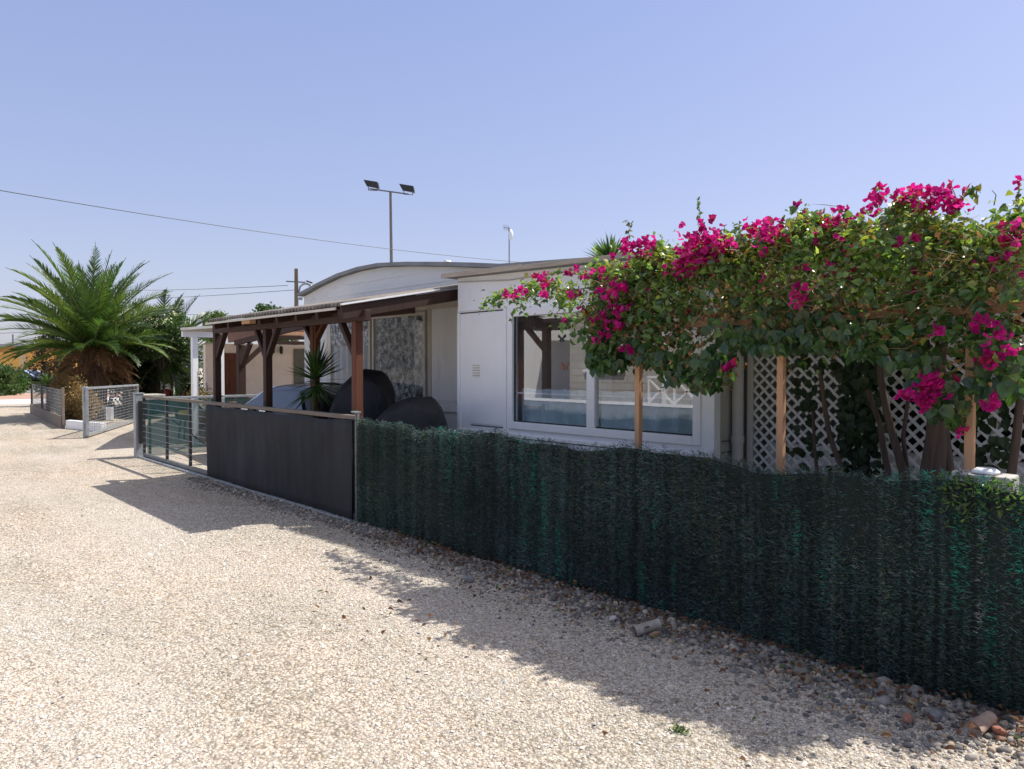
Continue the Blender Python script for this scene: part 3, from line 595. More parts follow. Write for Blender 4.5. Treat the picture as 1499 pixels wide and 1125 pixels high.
lat = m.build('lattice', plain('weathered_white_lattice', (.62, .62, .63, 1), .6, var=.08, sc=3, dirt=((.4, .38, .34, 1), .4, 6, .55)), T)
m = MB(); m.box(LX0-.05, LX0, LY-.02, LY+.03, 0, zt); m.box(LX0, LX1, LY-.02, LY+.03, zt, zt+.06)
for xx in (at(1290, 600, Y=LY).x+.0, at(1440, 600, Y=LY).x+.05, .4): m.box(xx-.03, xx+.03, LY+.016, LY+.06, 0, zt)
m.build('frame', 'pipe', T)
m = MB(); m.box(LX0+.05, LX1, LY+.12, LY+.2, 0, .98); m.build('low_wall', 'white', T)
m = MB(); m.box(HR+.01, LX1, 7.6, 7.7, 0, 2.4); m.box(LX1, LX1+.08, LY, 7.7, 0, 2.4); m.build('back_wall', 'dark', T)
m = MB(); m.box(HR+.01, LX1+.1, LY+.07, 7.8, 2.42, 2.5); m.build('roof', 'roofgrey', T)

# ================================================================== TRAILER HOME WITH BARREL ROOF
GY = 6.34; T = thing('mobile_home', (-9.5, 9, 0), 'pale mobile home with curved grey roof behind the carport', 'mobile home')
top = [at(a, b, Y=GY) for a, b in ((445, 434), (470, 420), (500, 406), (530, 396.5), (560, 391), (600, 389.5), (650, 390), (700, 391.5), (740, 393.5))]
pt = [(p.x, p.z) for p in top]+[(-5.4, 2.75)]
TL = pt[0][0]
poly = [(TL, .5)]+pt[:]+[(-5.4, .5)]
m = MB(); m.prism(poly, GY, 13.0); m.build('wall', 'gable', T)
# roof shell
g = MB(); rp = [(a-.06 if i == 0 else a, b) for i, (a, b) in enumerate(pt)]; V = [(a, yy, b+dz) for yy in (GY-.1, 13.1) for (a, b) in rp for dz in (0.004, .060)]
n_ = len(rp); Fc = []
for i in range(n_-1):
    a0 = 2*i; b0 = 2*(i+1); o_ = 2*n_
    Fc += [(a0, b0, b0+1, a0+1), (o_+a0, o_+a0+1, o_+b0+1, o_+b0), (a0+1, b0+1, o_+b0+1, o_+a0+1), (a0, o_+a0, o_+b0, b0)]
Fc += [(0, 1, 2*n_+1, 2*n_)]
g.raw(V, Fc); g.build('roof', 'roofgrey', T, smooth=False)
m = MB()
for z_ in (2.62, 2.80, 2.97):
    a_ = at(450, 440, Y=GY).x
    xs_ = [x_ for x_ in np.linspace(TL+.05, -6.0, 200) if np.interp(x_, [p[0] for p in pt], [p[1] for p in pt]) > z_+.05]
    if xs_: m.box(xs_[0], xs_[-1], GY-.007, GY, z_, z_+.014)
m.build('cladding_strip', 'gable', T)
m = MB(); q_ = at(650, 388, Y=GY-.12); m.lathe([(.04, 0), (.06, .01), (.05, .03), (.02, .035)], (q_.x, q_.y+.05, q_.z+.04), 8); m.build('sealant_blob', 'white', T)
lw0, lw1 = at(486, 480, Y=GY).x, at(546, 480, Y=GY).x; rw0, rw1 = at(549, 480, Y=GY).x, at(627, 480, Y=GY).x
for (a, b, cm) in ((lw0, lw1, 'sheer'), (rw0, rw1, 'lace')):
    w_ = win(T, a, b, .85, 2.40, GY-.06, .05, 'beige', 'glass_dim', dep=.058, proud=.0)
    m = MB(); nx = 140; V = []
    for i in range(nx+1):
        xx = a+.05+(b-a-.1)*i/nx; ph = xx*30+2*math.sin(xx*4)
        for j in range(5): V.append((xx, GY-.026+.019*math.sin(ph+j*.2), .9+1.45*j/4))
    m.raw(V, [(i*5+j, (i+1)*5+j, (i+1)*5+j+1, i*5+j+1) for i in range(nx) for j in range(4)]); m.build('curtain', cm, w_, smooth=True)
    if cm == 'sheer':
        m = MB(); m.box(a+.05, b-.05, GY-.046, GY-.042, 1.95, 2.35); m.build('valance', 'lace', w_)
m = MB(); a_, b_ = at(634, 480, Y=GY).x, at(671, 480, Y=GY).x; m.box(a_, b_+.6, GY-.03, GY, 1.12, 2.42); m.build('door_panel', 'white', T, bevel=.004)
m = MB(); m.box(rw1+.02, a_-.01, GY-.035, GY, .85, 2.5); m.box(lw0-.07, -6.2, GY-.04, GY, 2.42, 2.52); m.box(lw0-.12, lw0-.02, GY-.045, GY, .7, 2.42); m.build('trim', 'beige', T, bevel=.003)
m = MB(); m.box(at(600, 480, Y=GY).x, -6.0, GY-.09, GY, .97, 1.06); m.build('ledge', 'white', T)
m = MB(); m.box(TL+.1, -5.5, GY+.02, 12.9, 0, .5); m.build('skirting', 'dark', T)

# ================================================================== BLACK COVERS
def cover(name, base, outline, depth, label, seed):
    """cloth drawn over something: outline (a, z) across, lofted front to back, with folds"""
    T_ = MB(); ys = [-1, -.85, -.5, 0, .5, .85, 1]; ks = [.72, .86, .97, 1.0, .97, .85, .7]; n = 56; V = []; Fc = []; zm = max(z for a, z in outline)
    cum = [0]
    for p, q in zip(outline, outline[1:]): cum.append(cum[-1]+math.hypot(q[0]-p[0], q[1]-p[1]))
    yn = 22
    for j in range(yn):
        v_ = -1+2*j/(yn-1); k_ = float(np.interp(v_, ys, ks))
        for i in range(n):
            u_ = cum[-1]*i/(n-1); a_ = float(np.interp(u_, cum, [o[0] for o in outline])); z_ = float(np.interp(u_, cum, [o[1] for o in outline]))
            w_ = .010*math.sin(a_*13+v_*4+seed)+.010*math.sin(v_*5+a_*5+z_*7+seed)+.007*math.sin((a_-v_*depth)*21+seed*2)
            zz = z_*(1-.35*(1-k_)) if z_ > .5 else z_
            V.append((a_*(.62+.38*k_)+w_*.8, v_*depth*(1+.06*math.sin(a_*17+seed)*(zm-z_)), max(0, zz-.0+w_)))
    Fc = [(j*n+i, j*n+i+1, (j+1)*n+i+1, (j+1)*n+i) for j in range(yn-1) for i in range(n-1)]; Fc += [tuple(range(n))[::-1], tuple(range((yn-1)*n, yn*n))]
    c_, s_ = math.cos(YAW), math.sin(YAW)
    T_.raw([(base[0]+a*c_-b*s_, base[1]+a*s_+b*c_, z) for a, b, z in V], Fc); o = T_.build(name, 'tarp', smooth=True); tag(o, label, 'cover'); return o
b1 = at(527, 600, Y=4.75); cover('motorbike_cover', (b1.x, 4.75), [(-.40, 0), (-.38, .6), (-.36, .95), (-.30, 1.2), (-.18, 1.40), (-.07, 1.50), (.05, 1.56), (.24, 1.56), (.33, 1.48), (.41, 1.26), (.44, .9), (.45, .5), (.47, 0)], .34, 'tall black cover draped over something beside the brown carport post', 3)
b2 = at(603, 600, Y=4.6); cover('barbecue_cover', (b2.x, 4.6), [(-.52, 0), (-.50, .6), (-.45, .93), (-.36, 1.06), (-.2, 1.20), (.0, 1.27), (.2, 1.25), (.32, 1.15), (.38, 1.0), (.42, .6), (.43, 0)], .30, 'low rounded black cover right of the tall one behind the hedge', 5)

# ================================================================== CARS
def make_car(label, group=None):
    T = thing('parked_car', (0, 0, 0), label, 'car', group)
    hw = .86
    # side profile stations: (x, z_low, z_belt, z_top, halfwidth belt, halfwidth top)
    st = [(-2.15, .35, .62, .64, .62, .50), (-2.08, .22, .80, .84, .76, .62), (-1.8, .2, .90, .95, .84, .72), (-1.2, .2, .95, 1.00, .86, .76), (-.95, .2, .97, 1.02, .86, .76),
          (-.2, .2, .98, 1.40, .86, .66), (.1, .2, .98, 1.46, .86, .64), (.9, .2, .99, 1.47, .86, .64), (1.5, .2, 1.0, 1.40, .85, .62), (1.95, .22, .99, 1.05, .82, .66), (2.12, .3, .92, .95, .74, .6), (2.18, .4, .7, .72, .6, .5)]
    m = MB(); V = []; ns_ = 12
    for (x_, zl, zb_, zt_, hb, ht) in st:
        half = [(hb*.9, zl), (hb, zl+.12), (hb+.01, (zl+zb_)/2), (hb, zb_), (ht, zt_-.03), (ht*.6, zt_+.015)]
        V += [(x_, y_, z_) for y_, z_ in half]+[(x_, -y_, z_) for y_, z_ in half[::-1]]
    Fc = []
    for i in range(len(st)-1):
        for k in range(ns_): Fc.append((i*ns_+k, (i+1)*ns_+k, (i+1)*ns_+(k+1) % ns_, i*ns_+(k+1) % ns_))
    Fc.append(tuple(range(ns_))); Fc.append(tuple(range((len(st)-1)*ns_, len(st)*ns_))[::-1])
    m.raw(V, Fc); b = m.build('body', 'carpaint', T, smooth=True); sb = b.modifiers.new('s', 'SUBSURF'); sb.levels = 2; sb.render_levels = 2
    for sg in (-1, 1):
        m = MB(); m.raw([(-.55, sg*.865, 1.0), (-.05, sg*.70, 1.34), (1.2, sg*.69, 1.36), (1.62, sg*.86, 1.01), (-.55, sg*.80, 1.0), (-.05, sg*.64, 1.34), (1.2, sg*.63, 1.36), (1.62, sg*.80, 1.01)], [(0, 1, 2, 3), (7, 6, 5, 4), (0, 4, 5, 1), (1, 5, 6, 2), (2, 6, 7, 3), (3, 7, 4, 0)]); m.build('side_window', 'carglass', T)
        m = MB(); m.lathe([(.02, 0), (.09, .01), (.10, .06), (.06, .1)], (-1.98, sg*.60, .68), 14); m.build('headlight', 'lampglass', T, smooth=True)
        m = MB(); m.box(-.62, -.5, sg*.86 if sg > 0 else -1.0, 1.0 if sg > 0 else -.86, .98, 1.1); m.build('mirror', 'carpaint', T, bevel=.02)
        for x_ in (-1.32, 1.32):
            w = bpy.data.objects.new('wheel', None)
            m = MB(); prof = [(.2, -.1), (.30, -.11), (.33, -.07), (.335, 0), (.33, .07), (.30, .11), (.2, .1)]; n = 28; V = []; Fc = []
            for r_, d_ in prof:
                for k in range(n): t = 6.2832*k/n; V.append((x_+r_*math.cos(t), sg*.80+d_, .335+r_*math.sin(t)))
            for j in range(6):
                for k in range(n): Fc.append((j*n+k, j*n+(k+1) % n, (j+1)*n+(k+1) % n, (j+1)*n+k))
            m.raw(V, Fc); ty = m.build('wheel', 'rubber', T, smooth=True)
            m = MB(); m.tube([(x_, sg*.86, .335), (x_, sg*.905, .335)], .05, 12)
            for k in range(5): t = 6.2832*k/5; m.bar((x_, sg*.89, .335), (x_+.21*math.cos(t), sg*.89, .335+.21*math.sin(t)), .05, .03, up=(0, 1, 0))
            V = []; Fc = []
            for r_ in (.2, .225):
                for d_ in (.84, .905):
                    for k in range(n): t = 6.2832*k/n; V.append((x_+r_*math.cos(t), sg*d_, .335+r_*math.sin(t)))
            for a_, b_ in ((0, 1), (1, 3), (3, 2)):
                for k in range(n): Fc.append((a_*n+k, a_*n+(k+1) % n, b_*n+(k+1) % n, b_*n+k))
            m.raw(V, Fc); m.build('rim', 'alloy', ty)
            bpy.data.objects.remove(w)
    m = MB(); m.raw([(-.93, -.70, 1.03), (-.93, .70, 1.03), (-.12, .58, 1.42), (-.12, -.58, 1.42), (-.90, -.70, 1.0), (-.90, .70, 1.0), (-.09, .58, 1.38), (-.09, -.58, 1.38)], [(0, 1, 2, 3), (7, 6, 5, 4), (0, 4, 5, 1), (1, 5, 6, 2), (2, 6, 7, 3), (3, 7, 4, 0)]); m.build('windscreen', 'sky_glass', T)
    m = MB()
    for k in range(4): m.box(-2.19, -2.12, -.4, .4, .45+k*.06, .475+k*.06)
    m.build('grille', 'alloy', T)
    m = MB(); m.box(-2.2, -2.14, -.26, .26, .33, .42); m.build('number_plate', 'white', T)
    return T
car = make_car('black car parked under the carport with a pale windscreen', 'parked cars')
far = copy_tree(car); far['label'] = 'dark car parked far left in front of the orange building'
car.scale = (1, 1, .9); car.location = (-11.6, 5.78, 0); car.rotation_euler = (0, 0, 0)
p = at(44, 573.5, Z=0); far.location = (p.x, p.y, 0); far.rotation_euler = (0, 0, R(-140)); far.scale = (.95, .95, .95)

# ================================================================== NEIGHBOUR PORCH
WX = -18.0; T = thing('cream_house', (-20, 8.5, 0), 'cream rendered house with porch and brown doors beyond the drive', 'house')
m = MB(); m.prism([(WX, 6.35), (WX, 14), (-24, 14), (-24, 9.6)], 0, 2.15, axis='Z'); m.build('wall', 'cream', T)
m = MB(); m.box(WX, WX+.12, 6.36, 6.55, 0, 2.12); m.build('pilaster', 'cream', T, bevel=.01)
g = MB(); pr = [(-15.25, 4.95), (-18.2, 6.15), (-24.2, 9.4), (-24.2, 14.1), (-15.25, 14.1)]
def pz(y): return 2.31+.11*max(0, y-5.6)
g.raw([(a, b, pz(b)) for a, b in pr]+[(a, b, pz(b)+.05) for a, b in pr], [(0, 1, 2, 3, 4), (9, 8, 7, 6, 5)]+[(i, (i+1) % 5, 5+(i+1) % 5, 5+i) for i in range(5)]); g.build('roof', plain('pale_roof_sheet', (.50, .49, .46, 1), .6, var=.15, sc=2, dirt=((.25, .23, .2, 1), .5, 3, .5)), T)
m = MB(); m.box(-15.5, -15.42, 5.05, 5.95, 2.19, 2.30); m.build('porch_beam', 'white', T)
m = MB(); m.bar((-15.42, 5.95, 2.20), (-15.42, 8.6, 2.50), .05, .22); m.build('porch_beam', plain('pinkish_board', (.34, .19, .13, 1), .7), T)
for (px2, X2, mt) in ((285, -15.46, 'white'), (323, -15.3, 'white')):
    q = at(px2, 550, X=X2); m = MB(); m.box(X2-.055, X2+.055, q.y-.055, q.y+.055, 0, 2.19 if px2 < 300 else 2.12); m.build('porch_post', mt, T, bevel=.005)
for (a, b) in ((308, 326), (329, 345)):
    ya, yb = at(a, 550, X=WX).y, at(b, 550, X=WX).y; m = MB(); m.box(WX, WX+.05, ya, yb, 0, 1.92); d_ = m.build('door', 'doorwood', T, bevel=.004); d_['_o'] = T['_o']
    m = MB()
    for z0_, z1_ in ((.2, .85), (1.0, 1.75)): m.box(WX+.05, WX+.065, ya+.1, yb-.1, z0_, z1_)
    m.build('door_panel', 'doorwood', d_, bevel=.01)
ya, yb = at(430, 550, X=WX).y, at(447, 550, X=WX).y; m = MB(); m.box(WX, WX+.04, ya, yb, 1.1, 2.05); m.build('window', plain('olive_shutter', (.16, .15, .12, 1), .6), T)
ya = at(449, 550, X=WX).y; m = MB(); m.box(WX, WX+.03, ya, 14, 0, 2.1); m.build('white_panel', 'white', T)
for px2, py2 in ((399, 511), (411, 512)):
    q = at(px2, py2, X=WX+.05); m = MB(); m.lathe([(.02, -.1), (.04, -.08), (.045, .04), (.02, .1)], (q.x+.03, q.y, q.z), 10); m.build('wall_lamp', 'darkmetal', T, smooth=True)
def chair(px, Yo, label, mt='wicker', cush=None, rz_=0):
    q = at(px, 560, X=Yo); T = thing('porch_chair', (q.x, q.y, 0), label, 'chair', 'chairs on the neighbouring porch')
    c = (q.x, q.y)
    m = MB(); m.lathe([(.22, .42), (.28, .44), (.28, .50), (.24, .52)], (c[0], c[1], 0), 18); m.build('seat', mt, T, smooth=True)
    m = MB(); V = []; Fc = []; n = 15
    for j, (r_, z_) in enumerate(((.28, .46), (.32, .62), (.34, .82), (.30, 1.02), (.22, 1.12))):
        for k in range(n):
            t = math.pi*(.5+k/(n-1))+rz_; zz = z_-(.22 if j > 1 else .0)*abs(k-(n-1)/2)/(n/2)*(j-1); V.append((c[0]+r_*math.cos(t), c[1]+r_*math.sin(t), zz))
    for j in range(4):
        for k in range(n-1): Fc.append((j*n+k, j*n+k+1, (j+1)*n+k+1, (j+1)*n+k))
    m.raw(V, Fc); b = m.build('backrest', mt, T, smooth=True); q = b.modifiers.new('t', 'SOLIDIFY'); q.thickness = .03
    for a in range(4):
        t = R(45+90*a); m = MB(); m.tube([(c[0]+.2*math.cos(t), c[1]+.2*math.sin(t), .44), (c[0]+.25*math.cos(t), c[1]+.25*math.sin(t), 0)], .02, 8); m.build('leg', mt, T)
    if cush: m = MB(); m.lathe([(.1, .52), (.24, .53), (.25, .60), (.2, .63)], (c[0], c[1], 0), 16); m.build('cushion', cush, T, smooth=True)
chair(277, -17.0, 'round wicker chair beside the left white porch post', cush='yellow')
chair(360, -16.8, 'dark red porch chair between the brown doors and carport post', mt='terracotta')
chair(408, -16.4, 'brown curved wicker chair behind the middle carport post')
q = at(293, 570, X=-16.0); T = thing('potted_plant', (q.x, q.y, 0), 'yellow flowering pot plant at the foot of the left white post', 'plant')
m = MB(); m.lathe([(.12, 0), (.17, .3), (.18, .34)], (q.x, q.y, .35), 16); m.lathe([(.15, 0), (.13, .34)], (q.x, q.y, .0), 12); m.build('pot', 'terracotta', T, smooth=True)
g = MB(); n = 500; P = np.array([q.x, q.y, .95])+rng.normal(0, 1, (n, 3))*[.13, .13, .10]; leaves(g, P, rv(n), rv(n), .05, .03, pal(n, [(.6, .4, .03), (.5, .33, .04), (.08, .12, .03)], [3, 2, 3])); g.build('flowers', 'darkleaf', T)
q = at(372, 578, X=-15.2); T = thing('porch_table', (q.x, q.y, 0), 'low table with odds and ends on the neighbouring porch', 'table')
m = MB(); m.box(q.x-.35, q.x+.35, q.y-.8, q.y+.8, .74, .78); m.build('tabletop', 'doorwood', T, bevel=.01)
for a in (-1, 1):
    for b in (-1, 1): m = MB(); m.box(q.x+a*.3-.02, q.x+a*.3+.02, q.y+b*.72-.02, q.y+b*.72+.02, 0, .74); m.build('leg', 'doorwood', T)
for i, (dx, dy, c_, lb) in enumerate(((.0, -.4, 'terracotta', 'small terracotta bowl on the left of the porch table'), (.05, .1, 'white', 'small white bowl in the middle of the porch table'), (0, .5, 'darkmetal', 'small dark bowl on the right of the porch table'))):
    m = MB(); m.lathe([(.06, 0), (.12, .03), (.14, .09), (.13, .09)], (q.x+dx, q.y+dy, .781), 14); tag(m.build('bowl', c_, smooth=True), lb, 'bowl', 'bowls on the porch table')

# ================================================================== PERGOLA OF PINE UNDER THE CREEPER
T = thing('pine_pergola', (-1.6, 4.9, 0), 'pale pine pergola posts and beams carrying the bougainvillea', 'pergola')
PY = 4.33
for xx in (at(935, 550, Y=PY).x, at(1144, 550, Y=PY).x, at(1421, 550, Y=PY).x):
    m = MB(); m.box(xx-.021, xx+.021, PY-.021, PY+.021, 0, 1.865); m.build('post', 'pine', T, bevel=.003)
m = MB(); m.box(-3.75, -.98, PY-.03, PY+.02, 1.867, 1.91); m.build('beam', 'pinex', T, bevel=.003)
m = MB(); m.box(-3.0, -.98, 5.30, 5.35, 1.98, 2.03); m.build('beam', 'pinex', T, bevel=.003)
for xx in (-2.9, -2.35, -1.8, -1.25, -1.02): m = MB(); m.bar((xx, PY, 1.935), (xx, 5.42, 2.05), .04, .04); m.build('rafter', 'pinex', T)
# ================================================================== BOUGAINVILLEA
ox = [(735, 425, 446), (760, 415, 448), (800, 398, 440), (830, 402, 452), (862, 395, 460), (890, 378, 495), (915, 372, 530), (940, 370, 548), (975, 372, 520), (1000, 350, 535), (1040, 342, 562), (1075, 345, 572),
      (1100, 338, 506), (1135, 328, 506), (1180, 318, 512), (1230, 310, 506), (1280, 300, 506), (1330, 290, 520), (1375, 290, 545), (1400, 296, 610), (1440, 300, 625), (1465, 312, 560), (1499, 305, 575)]
CY = 4.25; XL0 = at(878, 430, Y=4.3).x
xt = np.array([at(a, b, Y=CY+.35).x for a, b, c in ox]); ztp = np.array([at(a, b, Y=CY+.35).z for a, b, c in ox]); zbt = np.array([at(a, c, Y=CY).z for a, b, c in ox]); ztp = ztp-.12

T = thing('bougainvillea', (-1.2, 4.9, 0), 'large bougainvillea with magenta flowers spreading over the pine pergola', 'climbing plant')
def gap(x, y, z): return np.sin(x*5.1+z*3)*np.sin(z*7.3+x*2.2)+.6*np.sin(x*13+y*4)*np.sin(z*15+y*6)
N = 56000; X = rng.uniform(xt[0]-.02, -.99, N); tp = np.interp(X, xt, ztp); bt = np.interp(X, xt, zbt)
dep = np.interp(X, [xt[0], -4.2, -3.6, -3.0, 1], [.10, .2, .75, 1.5, 1.6])
v = rng.uniform(0, 1, N)                     # 0 front .. 1 back
v = np.where(rng.uniform(0, 1, N) < .62, v**2.4*.45, v)
ymid = np.interp(X, [xt[0], -4.2, -3.6], [4.35, 4.3, CY-.12]); Yp = ymid+dep*v
backb = np.clip(v*3.2, 0, 1); zlo = bt+(np.maximum(bt, 1.93)-bt)*backb; h = rng.uniform(0, 1, N); h = np.where(rng.uniform(0, 1, N) < .3, 1-(1-h)**0*rng.uniform(0, .18, N), h)
zz = zlo+(tp-zlo)*h; roundf = .22*(1-np.clip(v*4, 0, 1))*np.clip((h-.65)/.35, 0, 1)**2; Yp = Yp+roundf
zz += .05*np.sin(X*11+Yp*3)+.03*np.sin(X*23+Yp*9)
gv = gap(X, Yp, zz); keep = (gv > -.42+.5*(zz < 1.95)-.3*(h > .85)) | (rng.uniform(0, 1, N) < .18)
keep &= ~((zz < bt+.12) & (rng.uniform(0, 1, N) < .45)) & ~((X < XL0) & (rng.uniform(0, 1, N) < .90))
keep &= ~((zz > 1.80) & (zz < 1.955) & (X > -3.05) & (v < .35) & (rng.uniform(0, 1, N) < .72))
keep &= ~((v > .28) & (h < .8) & (rng.uniform(0, 1, N) < .6))
keep &= Yp < 5.12+3*(zz > 2.48)+9*(X > HR+.1)
X, Yp, zz, tp, bt, v, h = [a[keep] for a in (X, Yp, zz, tp, bt, v, h)]
# leaves gather in sprays: jitter around spray centres
n = len(X); k = n//9; cen = rng.integers(0, n, k); ci = cen[rng.integers(0, k, n)]; use = rng.uniform(0, 1, n) < .55
P = np.stack([X, Yp, zz], 1); P2 = P[ci]+rng.normal(0, .045, (n, 3)); P = np.where(use[:, None], P2, P); hh = np.where(use, h[ci], h); vv = np.where(use, v[ci], v)
# keep clear of the house front
inside = (P[:, 1] > HY-.16) & (P[:, 0] < HR+.05) & (P[:, 2] < HT+.05); P = P[~inside]; hh = hh[~inside]; vv = vv[~inside]; n = len(P)
D = rv(n)*[1, 1, .7]+np.array([0, -.25, -.35]); Nn = rv(n)*.95+np.array([.1, -.25, .8])
big = P[:, 2] < 1.98; L = (.018+.044*rng.uniform(0, 1, n)**1.3)*np.where(big, 1.3, 1.0)*np.where(P[:, 0] < -3.9, .95, 1); Wd = L*rng.uniform(.62, .85, n)
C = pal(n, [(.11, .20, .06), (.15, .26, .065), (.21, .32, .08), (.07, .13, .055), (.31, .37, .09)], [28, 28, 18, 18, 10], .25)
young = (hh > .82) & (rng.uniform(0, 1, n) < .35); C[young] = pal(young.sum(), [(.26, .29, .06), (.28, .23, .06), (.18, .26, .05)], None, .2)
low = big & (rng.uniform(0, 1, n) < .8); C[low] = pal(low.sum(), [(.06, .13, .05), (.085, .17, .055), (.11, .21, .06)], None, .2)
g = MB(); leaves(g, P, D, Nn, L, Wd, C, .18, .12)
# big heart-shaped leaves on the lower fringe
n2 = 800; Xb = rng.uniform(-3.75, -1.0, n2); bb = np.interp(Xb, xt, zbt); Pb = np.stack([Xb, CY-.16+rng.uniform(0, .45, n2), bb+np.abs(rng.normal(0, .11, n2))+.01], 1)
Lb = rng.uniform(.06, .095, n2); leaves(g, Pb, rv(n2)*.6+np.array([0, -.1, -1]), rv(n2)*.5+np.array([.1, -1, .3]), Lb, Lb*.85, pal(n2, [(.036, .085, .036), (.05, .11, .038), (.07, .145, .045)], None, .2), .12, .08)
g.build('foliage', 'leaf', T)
# dry twigs and dead leaves inside
g = MB(); n3 = 3800; Xd = rng.uniform(-3.8, -.95, n3); b3 = np.interp(Xd, xt, zbt); t3 = np.interp(Xd, xt, ztp)
zc = np.where(rng.uniform(0, 1, n3) < .6, rng.normal(2.02, .14, n3), b3+(t3-b3)*rng.uniform(.1, .95, n3)); Pd = np.stack([Xd, CY-.14+rng.uniform(0, 1, n3)**2*.6, zc], 1); Dd = rv(n3)*[1, .5, .6]
blades(g, Pd, Dd, rv(n3), rng.uniform(.06, .2, n3), .0035, pal(n3, [(.26, .14, .07), (.20, .10, .05), (.33, .22, .11)], None, .3), .1)
n4 = 800; Xd = rng.uniform(-3.8, -.95, n4); b3 = np.interp(Xd, xt, zbt); Pd = np.stack([Xd, CY-.17+rng.uniform(0, .3, n4), np.where(rng.uniform(0, 1, n4) < .7, rng.normal(2.0, .17, n4), b3+rng.uniform(0, .4, n4))], 1)
leaves(g, Pd, rv(n4)+np.array([0, 0, -.8]), rv(n4)+np.array([0, -1, 0]), rng.uniform(.025, .05, n4), rng.uniform(.015, .03, n4), pal(n4, [(.34, .17, .07), (.45, .27, .11), (.24, .10, .05)], None, .25), .35)
g.build('dry_growth', 'darkleaf', T)
# flowers: clusters at photo positions (px, py, radius_m, count)
cl = [(745, 434, .05, 12), (760, 430, .05, 10), (790, 405, .05, 12), (800, 415, .05, 8), (796, 436, .03, 5), (835, 400, .05, 9), (860, 404, .06, 10), (880, 403, .05, 8), (840, 436, .04, 8), (893, 437, .08, 20), (908, 425, .07, 16), (930, 372, .10, 30), (915, 362, .07, 20), (945, 355, .06, 14), (905, 455, .07, 14), (880, 470, .06, 12), (885, 492, .05, 12), (895, 480, .05, 10), (858, 458, .05, 12), (826, 473, .025, 5), (920, 515, .035, 7), (905, 480, .04, 6),
      (1030, 352, .12, 60), (1048, 360, .10, 44), (1015, 368, .10, 40), (1025, 380, .08, 26), (1062, 365, .06, 16), (1000, 392, .07, 20), (1010, 402, .05, 14), (985, 400, .06, 10), (1042, 325, .03, 5), (1116, 338, .08, 30), (1125, 345, .07, 24), (1140, 335, .06, 14), (1098, 340, .04, 8), (1164, 305, .02, 3), (1195, 325, .07, 20), (1215, 328, .06, 18), (1230, 318, .08, 22), (1205, 330, .05, 12), (1240, 330, .05, 10),
      (1280, 292, .07, 18), (1300, 290, .07, 18), (1320, 285, .08, 20), (1335, 295, .07, 18), (1365, 293, .09, 30), (1385, 292, .09, 34), (1395, 300, .06, 20), (1270, 312, .04, 8), (1350, 308, .04, 8), (1218, 397, .04, 8), (1170, 425, .03, 7), (1165, 442, .05, 12), (1172, 436, .04, 8), (1315, 358, .03, 6), (1345, 355, .03, 5),
      (1365, 567, .07, 34), (1350, 580, .05, 18), (1325, 578, .035, 12), (1357, 592, .035, 12), (1380, 562, .04, 10), (1485, 345, .06, 20), (1478, 350, .05, 12), (1475, 378, .05, 14), (1490, 270, .03, 6), (1375, 487, .035, 9), (1445, 483, .06, 14), (1470, 490, .04, 8), (1440, 520, .05, 14), (1448, 535, .05, 12), (1455, 582, .04, 8), (1443, 598, .04, 8), (1480, 520, .03, 6), (1065, 540, .03, 7), (1063, 545, .02, 4), (1402, 637, .02, 4)]
g = MB(); PP = []; st_ = MB()
for (a, b, r_, c_) in cl:
    yy = CY-.17 if b > 420 else (CY-.08 if b > 340 else CY+.08)
    if a < 870: yy = 4.22
    q = at(a, b-3, Y=yy); c_ = max(3, int(c_*(.95 if a < 1160 else .62)))
    PP.append(np.array(q)+rng.normal(0, 1, (c_, 3))*[r_*.6, r_*.5, r_*.45])
extra = 60; Xe = rng.uniform(-3.8, -.98, extra); te = np.interp(Xe, xt, ztp); be = np.interp(Xe, xt, zbt); he = rng.uniform(.3, 1.05, extra)**.6; PP.append(np.stack([Xe, np.where(he > .9, CY+rng.uniform(0, .9, extra), CY-.08), be+(te-be)*he], 1))
PP = np.concatenate(PP); PP = PP[~((PP[:, 1] > HY-.1) & (PP[:, 0] < HR+.05))]; n = len(PP); ax = rv(n)+np.array([0, -.5, .5]); ax /= np.linalg.norm(ax, axis=1, keepdims=True)
s1 = np.cross(ax, rv(n)); s1 /= np.linalg.norm(s1, axis=1, keepdims=True); s2 = np.cross(ax, s1)
cc = pal(n, [(.56, .010, .20), (.42, .007, .16), (.66, .03, .28), (.50, .03, .10)], [4, 3, 3, 1], .3)
for k in range(3):
    t = 2.094*k; dd = s1*math.cos(t)+s2*math.sin(t)+ax*.75; Lp = rng.uniform(.026, .040, n); leaves(g, PP, dd, -ax+dd*.4, Lp, Lp*.9, cc*rng.uniform(.85, 1.15, (n, 1)), .18, -.1)
g.build('flowers', 'bract', T)
